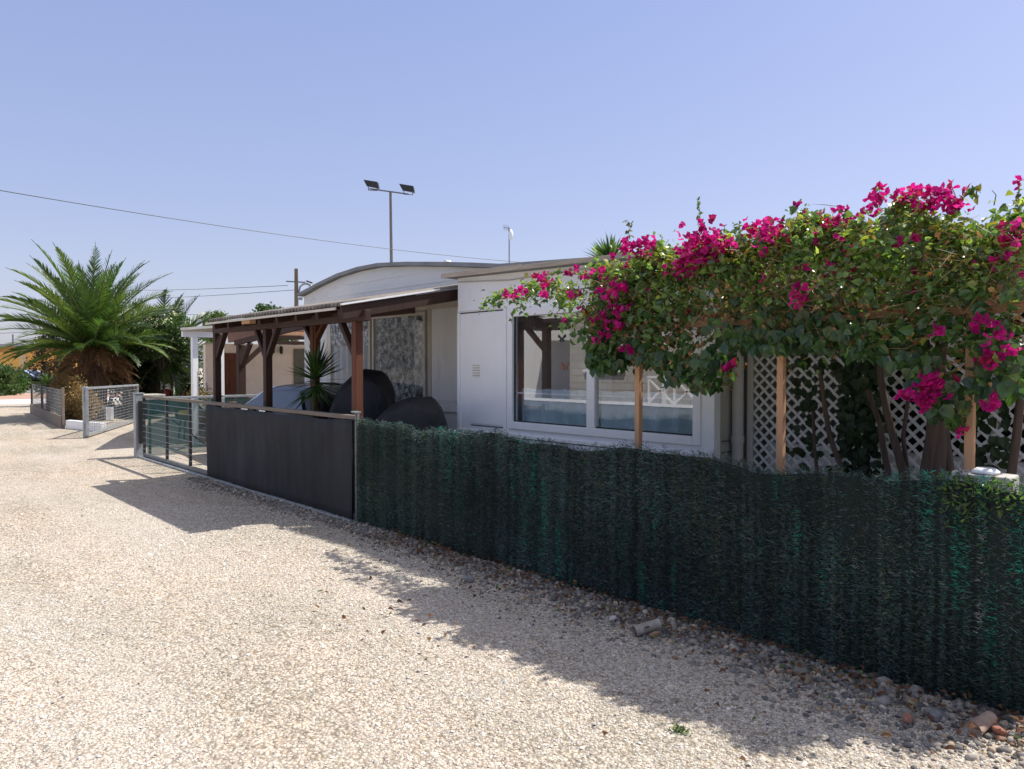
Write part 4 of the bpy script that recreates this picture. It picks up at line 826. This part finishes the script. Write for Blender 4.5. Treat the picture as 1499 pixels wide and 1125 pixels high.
# spikes and wandering shoots
sh = MB(); lf = MB()
def shoot(pts, leafn=9, r=.0035, col=(.09, .08, .04)):
    pts = [Vector(p) for p in pts]; sh = MB(); sh.tube(pts, [r*(1-.6*i/(len(pts)-1)) for i in range(len(pts))], 5, color=col); sh.build('shoot', 'bark', T)
    for k in range(leafn):
        u_ = (k+.7)/leafn*(len(pts)-1); i = min(int(u_), len(pts)-2); p_ = pts[i].lerp(pts[i+1], u_-i); nn = 2
        leaves(lf, np.array([p_[:]]*nn)+rng.normal(0, .006, (nn, 3)), rv(nn)+np.array([0, 0, .2]), rv(nn)+np.array([0, -.6, .6]), rng.uniform(.03, .05, nn), rng.uniform(.018, .032, nn), pal(nn, [(.06, .12, .025), (.12, .16, .03), (.14, .12, .04)], None, .2))
for path, nl in (([(1028, 345), (1025, 325), (1024, 305), (1020, 290)], 7), ([(922, 350), (920, 338), (926, 328), (915, 322)], 5), ([(1083, 350), (1084, 338), (1082, 328)], 4), ([(1176, 335), (1177, 318), (1173, 305)], 4), ([(1405, 300), (1412, 288), (1424, 280), (1432, 292)], 4), ([(1380, 300), (1410, 290), (1425, 275), (1436, 282)], 3), ([(1488, 340), (1492, 318), (1490, 300), (1492, 272)], 8), ([(1395, 300), (1398, 285), (1392, 270), (1396, 262)], 0), ([(1455, 300), (1458, 285), (1452, 278)], 0),
                 ([(870, 420), (830, 425), (800, 420), (770, 436), (748, 440)], 16), ([(880, 410), (850, 402), (820, 398), (795, 404)], 13), ([(890, 470), (860, 462), (838, 478), (828, 474)], 8), ([(905, 510), (885, 512), (875, 520)], 6), ([(1060, 545), (1062, 560), (1072, 572)], 6), ([(1010, 545), (1022, 562), (1040, 568)], 7), ([(1385, 540), (1378, 560), (1365, 575)], 6), ([(1420, 590), (1412, 610), (1404, 634)], 8), ([(1290, 300), (1285, 288), (1288, 278)], 4), ([(1130, 335), (1127, 325), (1122, 316)], 3)):
    yy = 4.22 if path[0][0] < 900 else (CY-.1 if path[0][1] > 420 else CY+.3); shoot([at(a, b, Y=yy) for a, b in path], nl)
lf.build('shoot_leaves', 'leaf', T)
# stems
tr = MB()
def stem(pts, r0, r1):
    n = len(pts); tr.tube(pts, [r0+(r1-r0)*i/(n-1) for i in range(n)], 10)
SY = 4.75
for (path, yy, r0, r1) in (([(1385, 740), (1372, 690), (1375, 640), (1372, 600), (1362, 545), (1350, 490)], 4.7, .05, .03), ([(1362, 740), (1358, 690), (1366, 640), (1368, 600), (1375, 540), (1380, 480)], 4.68, .045, .03), ([(1395, 740), (1390, 690), (1384, 640), (1380, 600), (1390, 550)], 4.74, .03, .02),
                           ([(1330, 740), (1322, 690), (1308, 640), (1298, 600), (1290, 560), (1285, 500)], 4.8, .028, .018), ([(1310, 740), (1300, 690), (1292, 650), (1288, 620), (1270, 570)], 4.9, .022, .015), ([(1245, 740), (1230, 680), (1215, 640), (1208, 600), (1200, 540)], 4.9, .02, .014),
                           ([(1474, 760), (1480, 700), (1488, 640), (1496, 560), (1500, 500)], 4.7, .026, .018), ([(1205, 740), (1196, 690), (1192, 650), (1190, 600)], 5.0, .014, .01), ([(1335, 740), (1328, 690), (1322, 640), (1330, 580), (1336, 520)], 4.85, .016, .01)):
    P_ = [at(a, b, Y=yy) for a, b in path]; P_ = [Vector((P_[0].x, P_[0].y, 0))]+P_[1:]; stem([tuple(q) for q in P_], r0, r1)
tr.build('stems', 'bark', T, smooth=True)
# dark inner leaves hanging in front of the lattice
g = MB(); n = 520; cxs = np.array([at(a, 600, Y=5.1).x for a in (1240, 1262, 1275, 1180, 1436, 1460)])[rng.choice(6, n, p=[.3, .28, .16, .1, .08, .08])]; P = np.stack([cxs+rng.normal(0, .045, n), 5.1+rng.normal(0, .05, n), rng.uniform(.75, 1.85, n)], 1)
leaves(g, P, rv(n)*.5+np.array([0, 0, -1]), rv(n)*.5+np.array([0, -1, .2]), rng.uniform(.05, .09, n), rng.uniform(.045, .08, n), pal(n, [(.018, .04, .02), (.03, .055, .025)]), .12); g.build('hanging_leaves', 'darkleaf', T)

# concrete block pillar with white lid behind the hedge at right
q = at(1440, 706, Y=4.12); T = thing('block_pillar', (q.x, 4.15, 0), 'concrete block pillar with a white lid just behind the hedge', 'pillar')
m = MB(); m.box(q.x-.16, q.x+.12, 4.08, 4.24, 0, 1.075); m.build('shaft', 'concrete', T, bevel=.01)
m = MB(); m.lathe([(.045, 0), (.06, .004), (.06, .014), (.04, .028)], (q.x-.0, 4.15, 1.076), 24); m.build('lid', 'white_frame', T, smooth=True)

# ================================================================== PALMS
def frond(mb, rmb, base, az, el, L, bend, col, lw=.042, ll=.50, twist=0, nl=58, rcol=(.16, .18, .05)):
    pts = []; d = Vector((math.cos(az)*math.cos(el), math.sin(az)*math.cos(el), math.sin(el))); p = Vector(base); ns_ = 12; e = el
    for i in range(ns_+1):
        pts.append(p.copy()); e -= bend/ns_*(.5+1.0*i/ns_); d = Vector((math.cos(az)*math.cos(e), math.sin(az)*math.cos(e), math.sin(e))); p = p+d*L/ns_
    rmb.tube(pts, [.028*(1-.85*i/ns_)+.003 for i in range(ns_+1)], 5, color=rcol)
    A = np.array([q[:] for q in pts]); u = np.linspace(.12, 1.0, nl); idx = u*ns_; i0 = np.clip(idx.astype(int), 0, ns_-1); fr = (idx-i0)[:, None]
    B = A[i0]*(1-fr)+A[i0+1]*fr; Tn = A[i0+1]-A[i0]; Tn /= np.linalg.norm(Tn, axis=1, keepdims=True)
    side = np.cross(Tn, [0, 0, 1.]); side /= np.linalg.norm(side, axis=1, keepdims=True)+1e-9; upv = np.cross(side, Tn)
    ct, s_t = math.cos(twist), math.sin(twist); side, upv = side*ct+upv*s_t, upv*ct-side*s_t
    Ls = ll*np.sin(np.clip(.12+u*.93, 0, 1)*math.pi)**.55*rng.uniform(.85, 1.1, nl)
    for sg in (-1, 1):
        Dv = side*sg*(1-.45*u[:, None])+Tn*(.55+.7*u[:, None])+upv*.32+rng.normal(0, .07, (nl, 3)); n_ = len(B)
        blades(mb, B, Dv, Tn+upv*.4*sg+rng.normal(0, .15, (n_, 3)), Ls, lw, np.array(col)*(1+rng.uniform(-.25, .3, (n_, 1))), .10)
def palm(base, H, L, nfr, label, greens, seed, dead=True, elmin=-.25, aspec=None):
    T = thing('palm_tree', base, label, 'palm tree'); b = Vector(base); fm = MB(); rm = MB(); k = 0
    for i in range(nfr):
        u = i/nfr; az = i*2.39996+seed; el = R(86)-(R(86)-elmin)*(u**.9)+random.uniform(-.1, .1); Lf = L*random.uniform(.85, 1.08)*(1.0-.22*u)
        cpos = b+Vector((math.cos(az)*.12, math.sin(az)*.12, H+random.uniform(-.1, .1)-.3*u))
        frond(fm, rm, cpos, az, el, Lf, random.uniform(.5, 1.0)*(.8+.45*u), random.choice(greens), twist=random.uniform(-.6, .6))
    fm.build('fronds', 'palmleaf', T); rm.build('frond_stalks', 'palmleaf', T)
    m = MB(); m.lathe([(.30, 0), (.34, .2), (.38, H*.5), (.42, H*.8), (.30, H+.05), (.1, H+.2)], tuple(b), 22, fold=lambda t, z: 1+.06*math.sin(8*t+z*14)+.04*math.sin(13*t-z*20)); m.build('trunk', 'palmtrunk', T, smooth=False)
    if dead:
        dm = MB(); dr = MB()
        for i in range(80):
            az = random.uniform(0, 6.283); cpos = b+Vector((math.cos(az)*.3, math.sin(az)*.3, H*random.uniform(.55, .95)))
            frond(dm, dr, cpos, az, random.uniform(-.5, .35), random.uniform(.7, 1.35), random.uniform(.8, 1.8), random.choice([(.26, .14, .065), (.20, .10, .05), (.34, .22, .10), (.15, .08, .045)]), lw=.016, ll=.28, twist=random.uniform(-1, 1), nl=26, rcol=(.25, .13, .06))
        dm.build('dead_fronds', 'darkleaf', T); dr.build('dead_stalks', 'darkleaf', T)
    return T
GR = [(.06, .12, .03), (.085, .155, .035), (.12, .19, .045), (.05, .095, .03), (.15, .21, .06)]
pb = at(137, 612, Z=0); PALM = pb
palm((pb.x, pb.y, 0), 2.35, 3.25, 92, 'big low palm with arching green fronds above the wire fenced bed', GR, .4, elmin=.12)
p2 = at(238, 560, d=25.5); palm((p2.x, p2.y, 0), 2.1, 2.35, 46, 'darker palm partly hidden behind the big one near white flowers', [(.04, .075, .02), (.06, .10, .025), (.035, .06, .02)], 1.3, dead=False, elmin=-.5)
# ------------------------------------------------------------------ shrubs and trees
def clump(name, c, r, n, cols, label, cat='bush', leaf=(.05, .09), flowers=None, trunk=True, group=None, wts=None):
    """irregular crown of leaf clusters round limbs"""
    T = thing(name, (c[0], c[1], 0), label, cat, group); g = MB(); k = max(12, n//130); rr = rv(k)*rng.uniform(.25, 1, (k, 1))**.45; cen = np.array(c)+rr*np.array(r)
    i = rng.integers(0, k, n); P = cen[i]+rng.normal(0, 1, (n, 3))*np.array(r)*.16; P[:, 2] = np.maximum(P[:, 2], .03); L = rng.uniform(*leaf, n)
    leaves(g, P, rv(n)+np.array([0, 0, -.1]), rv(n)+np.array([0, 0, .6]), L, L*.5, pal(n, cols, wts, .3)*(1+.3*rng.normal(0, 1, k)[i].clip(-1, 1))[:, None]); g.build('crown', 'darkleaf', T)
    m = MB(); b = Vector((c[0], c[1], 0)); top_ = Vector(c)
    tr_ = max(.02, .05*min(r)); m.tube([b, b.lerp(top_, .5), top_], [tr_*1.4, tr_, tr_*.6], 8)
    for j in cen[:14]: m.tube([tuple(b.lerp(top_, random.uniform(.3, .8))), tuple(j)], [tr_*.5, tr_*.2], 5)
    m.build('trunk', 'bark', T, smooth=True)
    if flowers: g = MB(); m_ = flowers[0]; i = rng.integers(0, k, m_); P = cen[i]+rng.normal(0, 1, (m_, 3))*np.array(r)*.10+np.array([0, -.1, .15]); leaves(g, P, rv(m_), rv(m_)+np.array([0, 0, .8]), .07, .06, pal(m_, [flowers[1]], None, .1), .1); g.build('flowers', 'darkleaf', T)
    return T
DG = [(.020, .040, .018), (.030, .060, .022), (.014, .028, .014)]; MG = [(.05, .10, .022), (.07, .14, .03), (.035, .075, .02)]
q = at(240, 560, d=24.5); clump('oleander', (q.x, q.y, 2.6), (1.1, 1.0, .75), 6500, MG, 'white flowering oleander behind the right side of the big palm', leaf=(.08, .14), flowers=(1100, (.75, .75, .66)))
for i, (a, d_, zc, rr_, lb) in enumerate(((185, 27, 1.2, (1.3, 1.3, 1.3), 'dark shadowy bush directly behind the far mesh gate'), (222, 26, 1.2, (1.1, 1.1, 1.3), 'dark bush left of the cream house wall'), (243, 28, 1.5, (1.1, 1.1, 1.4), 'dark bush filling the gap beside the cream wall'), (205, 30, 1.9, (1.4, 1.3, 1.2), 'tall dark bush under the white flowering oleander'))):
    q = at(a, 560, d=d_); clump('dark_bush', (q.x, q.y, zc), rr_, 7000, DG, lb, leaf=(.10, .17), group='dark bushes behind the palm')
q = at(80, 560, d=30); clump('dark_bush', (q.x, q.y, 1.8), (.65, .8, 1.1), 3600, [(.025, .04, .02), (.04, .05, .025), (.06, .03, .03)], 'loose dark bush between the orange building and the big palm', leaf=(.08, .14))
for (a, d_, zc, rr_, lb) in ((0, 44, .55, (1.5, 1.3, 1.1), 'bright green bush at the left edge before the orange building'), (6, 45, .4, (.8, 1.0, .6), 'green bush touching the front of the dark car'), (-8, 41, .7, (1.6, 1.2, .8), 'low green bush at the far left edge of the road')):
    q = at(a, 560, d=d_); clump('green_bush', (q.x, q.y, zc), rr_, 5500, MG, lb, leaf=(.12, .2), group='green bushes by the orange building')
q = at(404, 455, d=60); clump('distant_tree', (q.x, q.y, 5.0), (2.3, 2, 1.3), 5500, MG, 'round tree top showing over the carport roof', 'tree', leaf=(.2, .34))
q = at(380, 455, d=58); clump('distant_tree', (q.x, q.y, 5.2), (1.0, 1, 1.1), 1800, MG, 'small tree top left of the round one above the carport roof', 'tree', leaf=(.2, .3))
q = at(312, 468, d=40); clump('distant_tree', (q.x, q.y, 3.7), (1.1, 1, .8), 2200, [(.10, .16, .04), (.14, .20, .06)], 'yellow green tree top at the left corner of the carport roof', 'tree', leaf=(.12, .2))
# dry shrub in the bed, and spiky plants
q = at(98, 608, Z=0); q2 = at(92, 612, Z=0)
clump('dry_shrub', (-24.9, 5.0, .66), (2.4, .32, .55), 16000, [(.30, .18, .07), (.38, .25, .10), (.20, .11, .05), (.14, .13, .05)], 'dried orange brown shrub filling the wire fenced bed', leaf=(.04, .08))
def rosette(name, c, n, L, w, cols, label, lean=(0, 0), stemr=.05, droop=.12, cat='plant', minel=-.35):
    T = thing(name, (c[0], c[1], 0), label, cat); g = MB(); el = rng.uniform(minel, 1.35, n); az = rng.uniform(0, 6.283, n)
    D = np.stack([np.cos(az)*np.cos(el)+lean[0], np.sin(az)*np.cos(el)+lean[1], np.sin(el)], 1); P = np.tile(np.array(c), (n, 1))+D*.03; P[:, 2] += (el-.4)*.10
    Sd = np.cross(D, rng.normal(0, .25, (n, 3))+np.array([0, 0, 1])); blades(g, P, D, Sd, rng.uniform(.7, 1.1, n)*L, w, pal(n, cols, None, .25), droop); g.build('leaves', 'palmleaf', T)
    m = MB(); m.tube([(c[0], c[1], 0), (c[0]-.02, c[1], c[2]*.5), (c[0], c[1], c[2]+.03)], [stemr*1.3, stemr, stemr*.8], 10); m.build('stem', 'palmtrunk', T, smooth=True); return T
q = at(463, 553, Y=4.35); rosette('yucca', (q.x, q.y, q.z-.02), 170, .43, .03, [(.05, .11, .03), (.035, .08, .03), (.08, .14, .04)], 'spiky green yucca growing in the carport by the rear post', minel=-.6)
q = at(70, 560, d=24.5); rosette('spiky_plant', (q.x, q.y, .95), 120, .62, .04, [(.12, .18, .06), (.08, .13, .04)], 'pale green spiky plant at the left end of the wire bed', droop=.3)
q = at(88, 556, d=24.5); rosette('spiky_plant', (q.x, q.y, 1.0), 110, .58, .04, [(.14, .20, .06), (.08, .13, .04)], 'second pale green spiky plant nearer the big palm', droop=.3)
q = at(893, 392, Y=10.2); rosette('yucca', (q.x, q.y, q.z), 260, .62, .04, [(.07, .13, .04), (.04, .09, .03), (.10, .16, .05)], 'tall spiky plant top showing above the white house roof', droop=.2, minel=-.1)

# ================================================================== WIRE FENCED BED
A = at(93, 627, Z=0); B = at(62, 612, Z=0); Cc = at(47, 604.5, Z=0)
T = thing('wire_fence', (B.x, B.y, 0), 'wire mesh fence with low brown boards round the palm bed', 'fence')
for q in (A, B, Cc): m = MB(); m.box(q.x-.03, q.x+.03, q.y-.03, q.y+.03, 0, 1.06 if q is not Cc else 1.0); m.build('post', 'railwood' if q is not Cc else 'brown', T)
m = MB(); m.bar((A.x, A.y-.04, .16), (Cc.x, Cc.y-.04, .16), .04, .32); m.build('board', 'brownx' if False else 'railwood', T)
C2 = Vector((Cc.x, Cc.y+2.0, 0)); m = MB(); m.bar((Cc.x, Cc.y, .16), (C2.x, C2.y, .16), .04, .32); m.build('board', 'railwood', T)
m = MB()
for k in range(8): z_ = .35+k*.09; m.bar((A.x, A.y, z_), (Cc.x, Cc.y, z_), .006); m.bar((Cc.x, Cc.y, z_), (C2.x, C2.y, z_), .006)
for k in range(60): t = k/59; q = A.lerp(Cc, t); m.bar((q.x, q.y, .3), (q.x, q.y, 1.0), .005)
m.build('wire_mesh', 'galv', T)
q1, q2 = at(97, 627, Z=0), at(128, 634, Z=0)
m = MB(); m.bar((q1.x, q1.y+.05, .11), (q1.x+.0+(q2.x-q1.x)*.9, q2.y+.4, .11), .14, .22)
tag(m.build('kerb_block', 'white', bevel=.01), 'white painted block edging between wire bed and far gate', 'block')

# ================================================================== FAR MESH GATE
hg = at(127, 641, Z=0); T = thing('far_gate_post', (hg.x, hg.y, 0), 'slim grey steel post carrying the far open mesh gate', 'post')
m = MB(); m.box(hg.x-.13, hg.x-.02, hg.y-.05, hg.y+.05, 0, 1.15); m.build('shaft', 'galv', T, bevel=.006)
T = thing('mesh_gate', (hg.x, hg.y, 0), 'silver framed mesh gate standing open beyond the sliding gate', 'gate')
e0 = Vector((hg.x+.05, hg.y, 0)); e1 = at(202, 617, Z=0)
dz_ = Vector((0, 0, 1)); m = MB()
for a, b in (((e0, .06), (e0, 1.13)), ((e1, .06), (e1, 1.08)), ((e0, 1.11), (e1, 1.06)), ((e0, .08), (e1, .08))): m.bar(a[0]+dz_*a[1], b[0]+dz_*b[1], .055)
m.build('frame', 'galv', T, bevel=.006)
m = MB()
for k in range(13): z_ = .14+k*.073; m.bar(e0+dz_*z_, e1+dz_*z_, .007)
for k in range(34): t = (k+1)/35; q = e0.lerp(e1, t); m.bar(q+dz_*.08, q+dz_*1.06, .006)
m.build('mesh', 'galv', T)
m = MB(); m.bar(e0+dz_*.3+Vector((-.09, 0, 0)), e0+dz_*.34+Vector((0, 0, 0)), .04); m.bar(e0+dz_*.9+Vector((-.09, 0, 0)), e0+dz_*.94, .04); m.build('hinge', 'darkmetal', T)
# stuff behind the gate
q = at(150, 613, Z=0); T = MB(); T.box(q.x-1.0, q.x+.8, q.y-.1, q.y+.12, 0, .38); T.box(q.x-.85, q.x-.3, q.y-.08, q.y+.1, .381, .45)
tag(T.build('garden_wall', 'white', bevel=.02), 'low white block wall seen through the far mesh gate', 'wall')
q = at(187, 612, Z=0); T = thing('garden_trailer', (q.x, q.y+.6, 0), 'dark flat trailer with pale slabs behind the far mesh gate', 'trailer')
m = MB(); m.box(q.x-.8, q.x+.9, q.y+.1, q.y+1.1, .32, .62); m.build('bed', 'darkmetal', T, bevel=.01)
for a in (-.5, .6):
    m = MB(); m.tube([(q.x+a, q.y+.02, .2), (q.x+a, q.y+.12, .2)], .2, 18); m.build('wheel', 'rubber', T)
m = MB(); m.box(q.x-.6, q.x+.5, q.y+.2, q.y+.95, .621, .68); m.box(q.x-.2, q.x+.7, q.y+.25, q.y+.9, .681, .74); tag(m.build('stone_slab', 'concrete', bevel=.01), 'pale slabs lying on the dark flat trailer', 'slab')
q = at(178, 606, Z=0); T = thing('motorbike', (q.x, q.y+1.2, 0), 'dark motorbike with a white and red front behind the far gate', 'motorbike'); bx, by = q.x, q.y+1.2
for dx_ in (-.68, .68):
    m = MB(); prof = [(.22, -.05), (.29, -.05), (.31, 0), (.29, .05), (.22, .05)]; n = 22; V = []; Fc = []
    for r_, d_ in prof:
        for k in range(n): t = 6.2832*k/n; V.append((bx+dx_+r_*math.cos(t), by+d_, .31+r_*math.sin(t)))
    for j in range(4):
        for k in range(n): Fc.append((j*n+k, j*n+(k+1) % n, (j+1)*n+(k+1) % n, (j+1)*n+k))
    m.raw(V, Fc)
    for k in range(6): t = 1.047*k; m.bar((bx+dx_, by, .31), (bx+dx_+.24*math.cos(t), by, .31+.24*math.sin(t)), .02)
    m.build('wheel', 'rubber', T)
m = MB(); m.prism([(bx-.5, .4), (bx+.35, .35), (bx+.45, .75), (bx+.1, .95), (bx-.15, .85), (bx-.75, .92), (bx-.8, .8)], by-.12, by+.12); m.build('body', 'carpaint', T, bevel=.03)
m = MB(); m.prism([(bx+.35, .75), (bx+.72, .85), (bx+.62, 1.12), (bx+.42, 1.2)], by-.15, by+.15); m.build('front_fairing', 'white', T, bevel=.03)
m = MB(); m.prism([(bx+.45, .6), (bx+.75, .68), (bx+.70, .8), (bx+.4, .72)], by-.1, by+.1); m.build('mudguard', 'red', T, bevel=.02)
m = MB(); m.tube([(bx+.35, by-.38, 1.18), (bx+.45, by-.15, 1.13), (bx+.45, by+.15, 1.13), (bx+.35, by+.38, 1.18)], .016, 8); m.bar((bx+.45, by-.12, 1.12), (bx+.68, by-.12, .31), .03); m.build('handlebar', 'alloy', T)

# ================================================================== ORANGE BUILDING FAR LEFT
q = at(25, 570, d=58); T = thing('orange_building', (q.x, q.y, 0), 'low orange yellow building with flat dark roof at the far left', 'building')
a = at(-60, 570, d=60); b = at(88, 570, d=56); dv = (Vector((b.x, b.y, 0))-Vector((a.x, a.y, 0))).normalized(); nv = Vector((-dv.y, dv.x, 0))
if nv.dot(Vector((-a.x, -a.y, 0))) > 0: nv = -nv
a0 = Vector((a.x, a.y, 0)); b0 = Vector((b.x, b.y, 0))
def slab(m, z0, z1, g0=0, fwd=0):
    P_ = [a0-dv*g0-nv*fwd, b0+dv*g0-nv*fwd, b0+dv*g0+nv*9, a0-dv*g0+nv*9]; m.raw([(p.x, p.y, z0) for p in P_]+[(p.x, p.y, z1) for p in P_], [(3, 2, 1, 0), (4, 5, 6, 7), (0, 1, 5, 4), (1, 2, 6, 5), (2, 3, 7, 6), (3, 0, 4, 7)])
m = MB(); slab(m, 0, 3.1); m.build('wall', 'orange', T)
m = MB(); slab(m, 3.12, 3.32, .4, .6); m.build('roof', 'roofgrey', T)
m = MB(); t_ = a0.lerp(b0, .62)-nv*.03; m.bar(t_+Vector((0, 0, 1.5)), t_+dv*.8+Vector((0, 0, 1.5)), .05, 2.0); m.build('shutter', plain('pale_orange_door', (.6, .42, .2, 1), .7), T)
m = MB(); slab(m, 2.7, 3.11, .0, .03); m.build('cornice', plain('dull_orange', (.42, .20, .06, 1), .8), T)
# low far kerb
q1 = at(-60, 572, Z=0); q2 = at(50, 572, Z=0); m = MB(); m.bar((q1.x, q1.y, .06), (q2.x, q2.y, .06), .25, .12); tag(m.build('kerb', 'concrete'), kind='structure')

# ================================================================== POLES, LIGHTS, CABLES
fb = at(575, 384, d=30); ft = at(571.5, 281, d=30)
T = thing('floodlight_mast', (fb.x, fb.y, 0), 'tall thin mast with two black floodlights behind the mobile home', 'floodlight mast')
m = MB(); m.tube([(fb.x, fb.y, 0), (ft.x, ft.y, ft.z)], [.085, .05], 10); m.build('mast', 'greymetal', T, smooth=True)
l_, r_ = at(541, 276, d=30.2), at(598, 284, d=29.8); m = MB(); m.bar(l_, r_, .05); m.build('crossbar', 'greymetal', T)
for p_, sg in ((at(545, 270, d=30.1), 1), (at(597, 276, d=29.8), 1)):
    m = MB(); R_ = cam.matrix_basis.to_3x3() if False else RM; rt = R_ @ Vector((1, 0, 0)); up = Vector((0, 0, 1)); fw = up.cross(rt)
    def lp(a, b, c): v_ = p_+rt*a+up*b+fw*c; return v_[:]
    V = [lp(-.33, .16, -.2), (lp(.24, .06, -.25)), lp(.30, -.19, -.22), lp(-.18, -.12, -.2), lp(-.30, .20, .2), lp(.22, .13, .22), lp(.27, -.14, .2), lp(-.16, -.04, .2)]
    m.raw(V, [(0, 1, 2, 3), (7, 6, 5, 4), (0, 4, 5, 1), (1, 5, 6, 2), (2, 6, 7, 3), (3, 7, 4, 0)]); fl = m.build('floodlight', 'darkmetal', T, bevel=.02); fl['_o'] = T['_o']
    m = MB(); m.bar(lp(-.16, -.05, 0), lp(-.16, -.22, 0), .025); m.bar(lp(.2, -.1, 0), lp(.2, -.24, 0), .025); m.bar(lp(-.16, -.22, 0), lp(.2, -.24, 0), .025); m.build('bracket', 'greymetal', fl)
# utility pole
ub = at(434, 440, d=32); T = thing('utility_pole', (ub.x, ub.y, 0), 'wooden utility pole with curved lamp arm left of the mobile home', 'utility pole')
utop = at(433.5, 393, d=32)
m = MB(); m.tube([(ub.x, ub.y, 0), (utop.x, utop.y, utop.z)], [.13, .075], 10); m.build('pole', 'railwood', T, smooth=True)
m = MB(); m.bar(at(419, 411.5, d=32), at(447, 413, d=32), .05); m.build('crossarm', 'greymetal', T)
m = MB(); m.tube([at(x_, y_, d=32) for x_, y_ in ((437, 432), (439, 420), (443, 416), (449, 415), (455, 418), (457, 422))], .045, 8); m.tube([at(436, 436, d=32), at(443, 437, d=32)], .07, 8); m.build('lamp_arm', 'galv', T, smooth=True)
m = MB(); m.bar(at(449, 411, d=32), at(457, 414, d=32), .14, .06); m.build('lamp', 'darkmetal', T)
# antenna
ab = at(745.5, 392, Y=7.6); T = thing('antenna', (ab.x, ab.y, 2.6), 'thin roof antenna with white wireless unit above the white house', 'antenna')
m = MB(); zt_ = at(745, 333, Y=7.6).z; m.tube([(ab.x, ab.y, 2.55), (ab.x, ab.y, zt_)], .011, 8); m.build('rod', 'galv', T)
q = at(748, 344, Y=7.58); m = MB(); m.lathe([(.01, -.07), (.028, -.06), (.034, .03), (.01, .09)], (q.x, q.y, q.z), 12); m.build('wireless_unit', 'white_frame', T, smooth=True)
m = MB(); q = at(745, 334, Y=7.6); a_ = at(737, 332, Y=7.6); m.bar(q, a_, .012)
for s_ in (-.03, .0, .03): pa = q.lerp(a_, .5+s_*12); m.bar(pa+Vector((0, 0, .045)), pa-Vector((0, 0, .045)), .007)
m.build('aerial', 'galv', T)
def cable(a, b, sag, r, label, n=24, grp=None):
    m = MB(); a = Vector(a); b = Vector(b); m.tube([tuple(a.lerp(b, k/n)-Vector((0, 0, 4*sag*(k/n)*(1-k/n)))) for k in range(n+1)], r, 5); o = m.build('overhead_cable', 'darkmetal'); tag(o, label, 'cable', grp); return o
cable(at(-20, 275, d=17), at(860, 390, d=34), .28, .010, 'long overhead cable sloping across the sky from upper left', grp='overhead cables')
cable(at(150, 424, d=60), at(421, 417.5, d=32), .1, .012, 'upper thin cable running left from the utility pole crossarm', grp='overhead cables')
cable(at(150, 438, d=60), at(432, 424, d=32), .1, .012, 'lower thin cable running left from the utility pole', grp='overhead cables')
cable(at(250, 459, d=60), at(432, 462, d=40), .05, .014, 'lowest thin cable just above the carport roof', grp='overhead cables')
cable(at(-30, 488, d=70), at(110, 480, d=60), .1, .02, 'faint cable left of the palm above the orange building', grp='overhead cables')
m = MB(); q = at(19, 500, d=64); m.tube([(q.x, q.y, 0), (q.x, q.y, at(19, 489, d=64).z)], .06, 8); tag(m.build('lamp_post', 'greymetal'), 'short thin post behind the orange building roof', 'post')

# ================================================================== HOUSE ACROSS THE ROAD (seen only as a reflection in the window)
OYp = -7.0; T = thing('opposite_house', (-11, -9, 0), 'grey block house across the road mirrored in the wide window', 'house')
m = MB(); m.box(-16.6, -7, OYp-5, OYp, 0, 3.9); m.build('wall', 'blockwall', T)
w_ = win(T, -15.7, -14.6, 1.65, 2.75, OYp+.03, .07, dep=.02, proud=0, glass='carglass') if False else None
m = MB(); m.box(-15.6, -14.5, OYp, OYp+.05, 1.55, 2.75); w_ = m.build('window', 'white_frame', T); w_['_o'] = T['_o']; m = MB(); m.box(-15.45, -14.65, OYp+.05, OYp+.06, 1.72, 2.62); m.build('pane', 'dark', w_)
m = MB(); m.box(-15.9, -14.3, OYp, OYp+.14, 1.42, 1.52); m.build('sill', 'white', w_)
m = MB(); m.box(-12.9, -12.75, OYp, OYp+.08, 0, 3.5); m.build('downpipe', 'white', T)
m = MB(); m.box(-34, -16.6, OYp-4, OYp-3.8, 0, 4.6); m.build('side_wall', 'white', T)
m = MB(); m.box(-19.2, -17.6, OYp-3.79, OYp-3.7, 1.2, 2.9); m.build('shutter', plain('dark_teal_shutter', (.02, .06, .08, 1), .6), T)
T = thing('veranda', (-18.5, -7, 0), 'dark timber veranda across the road mirrored in the wide window', 'veranda')
m = MB(); m.box(-21.5, -16.8, OYp-3.5, OYp+.5, 3.02, 3.14); m.build('roof', 'brownx', T)
for xx in (-17.35, -21.2): m = MB(); m.box(xx-.11, xx+.11, OYp+.2, OYp+.42, 0, 3.02); m.build('post', 'brown', T)
m = MB(); m.bar((-17.4, OYp+.3, 2.1), (-18.4, OYp+.3, 3.0), .14, .14, up=(0, 1, 0)); m.build('brace', 'brown', T)
T = thing('white_railing', (-14, -6.2, 0), 'white railing across the road mirrored in the wide window', 'railing')
m = MB(); m.box(-21, -8, -6.25, -6.15, .50, .58); m.build('rail', 'white', T); m = MB(); m.box(-21, -8, -6.25, -6.17, 0, .5); m.build('low_wall', plain('grey_plinth', (.2, .22, .24, 1), .8), T)
m = MB()
for k in range(3):
    x0 = -12.8+k*.85; m.bar((x0, -6.2, .6), (x0+.8, -6.2, 1.25), .05); m.bar((x0, -6.2, 1.25), (x0+.8, -6.2, .6), .05); m.bar((x0, -6.2, .58), (x0, -6.2, 1.28), .06)
m.box(-12.85, -10.2, -6.24, -6.16, 1.28, 1.34); m.build('trellis', 'white', T)
for o in bpy.data.objects:
    if '_o' in o.keys(): del o['_o']
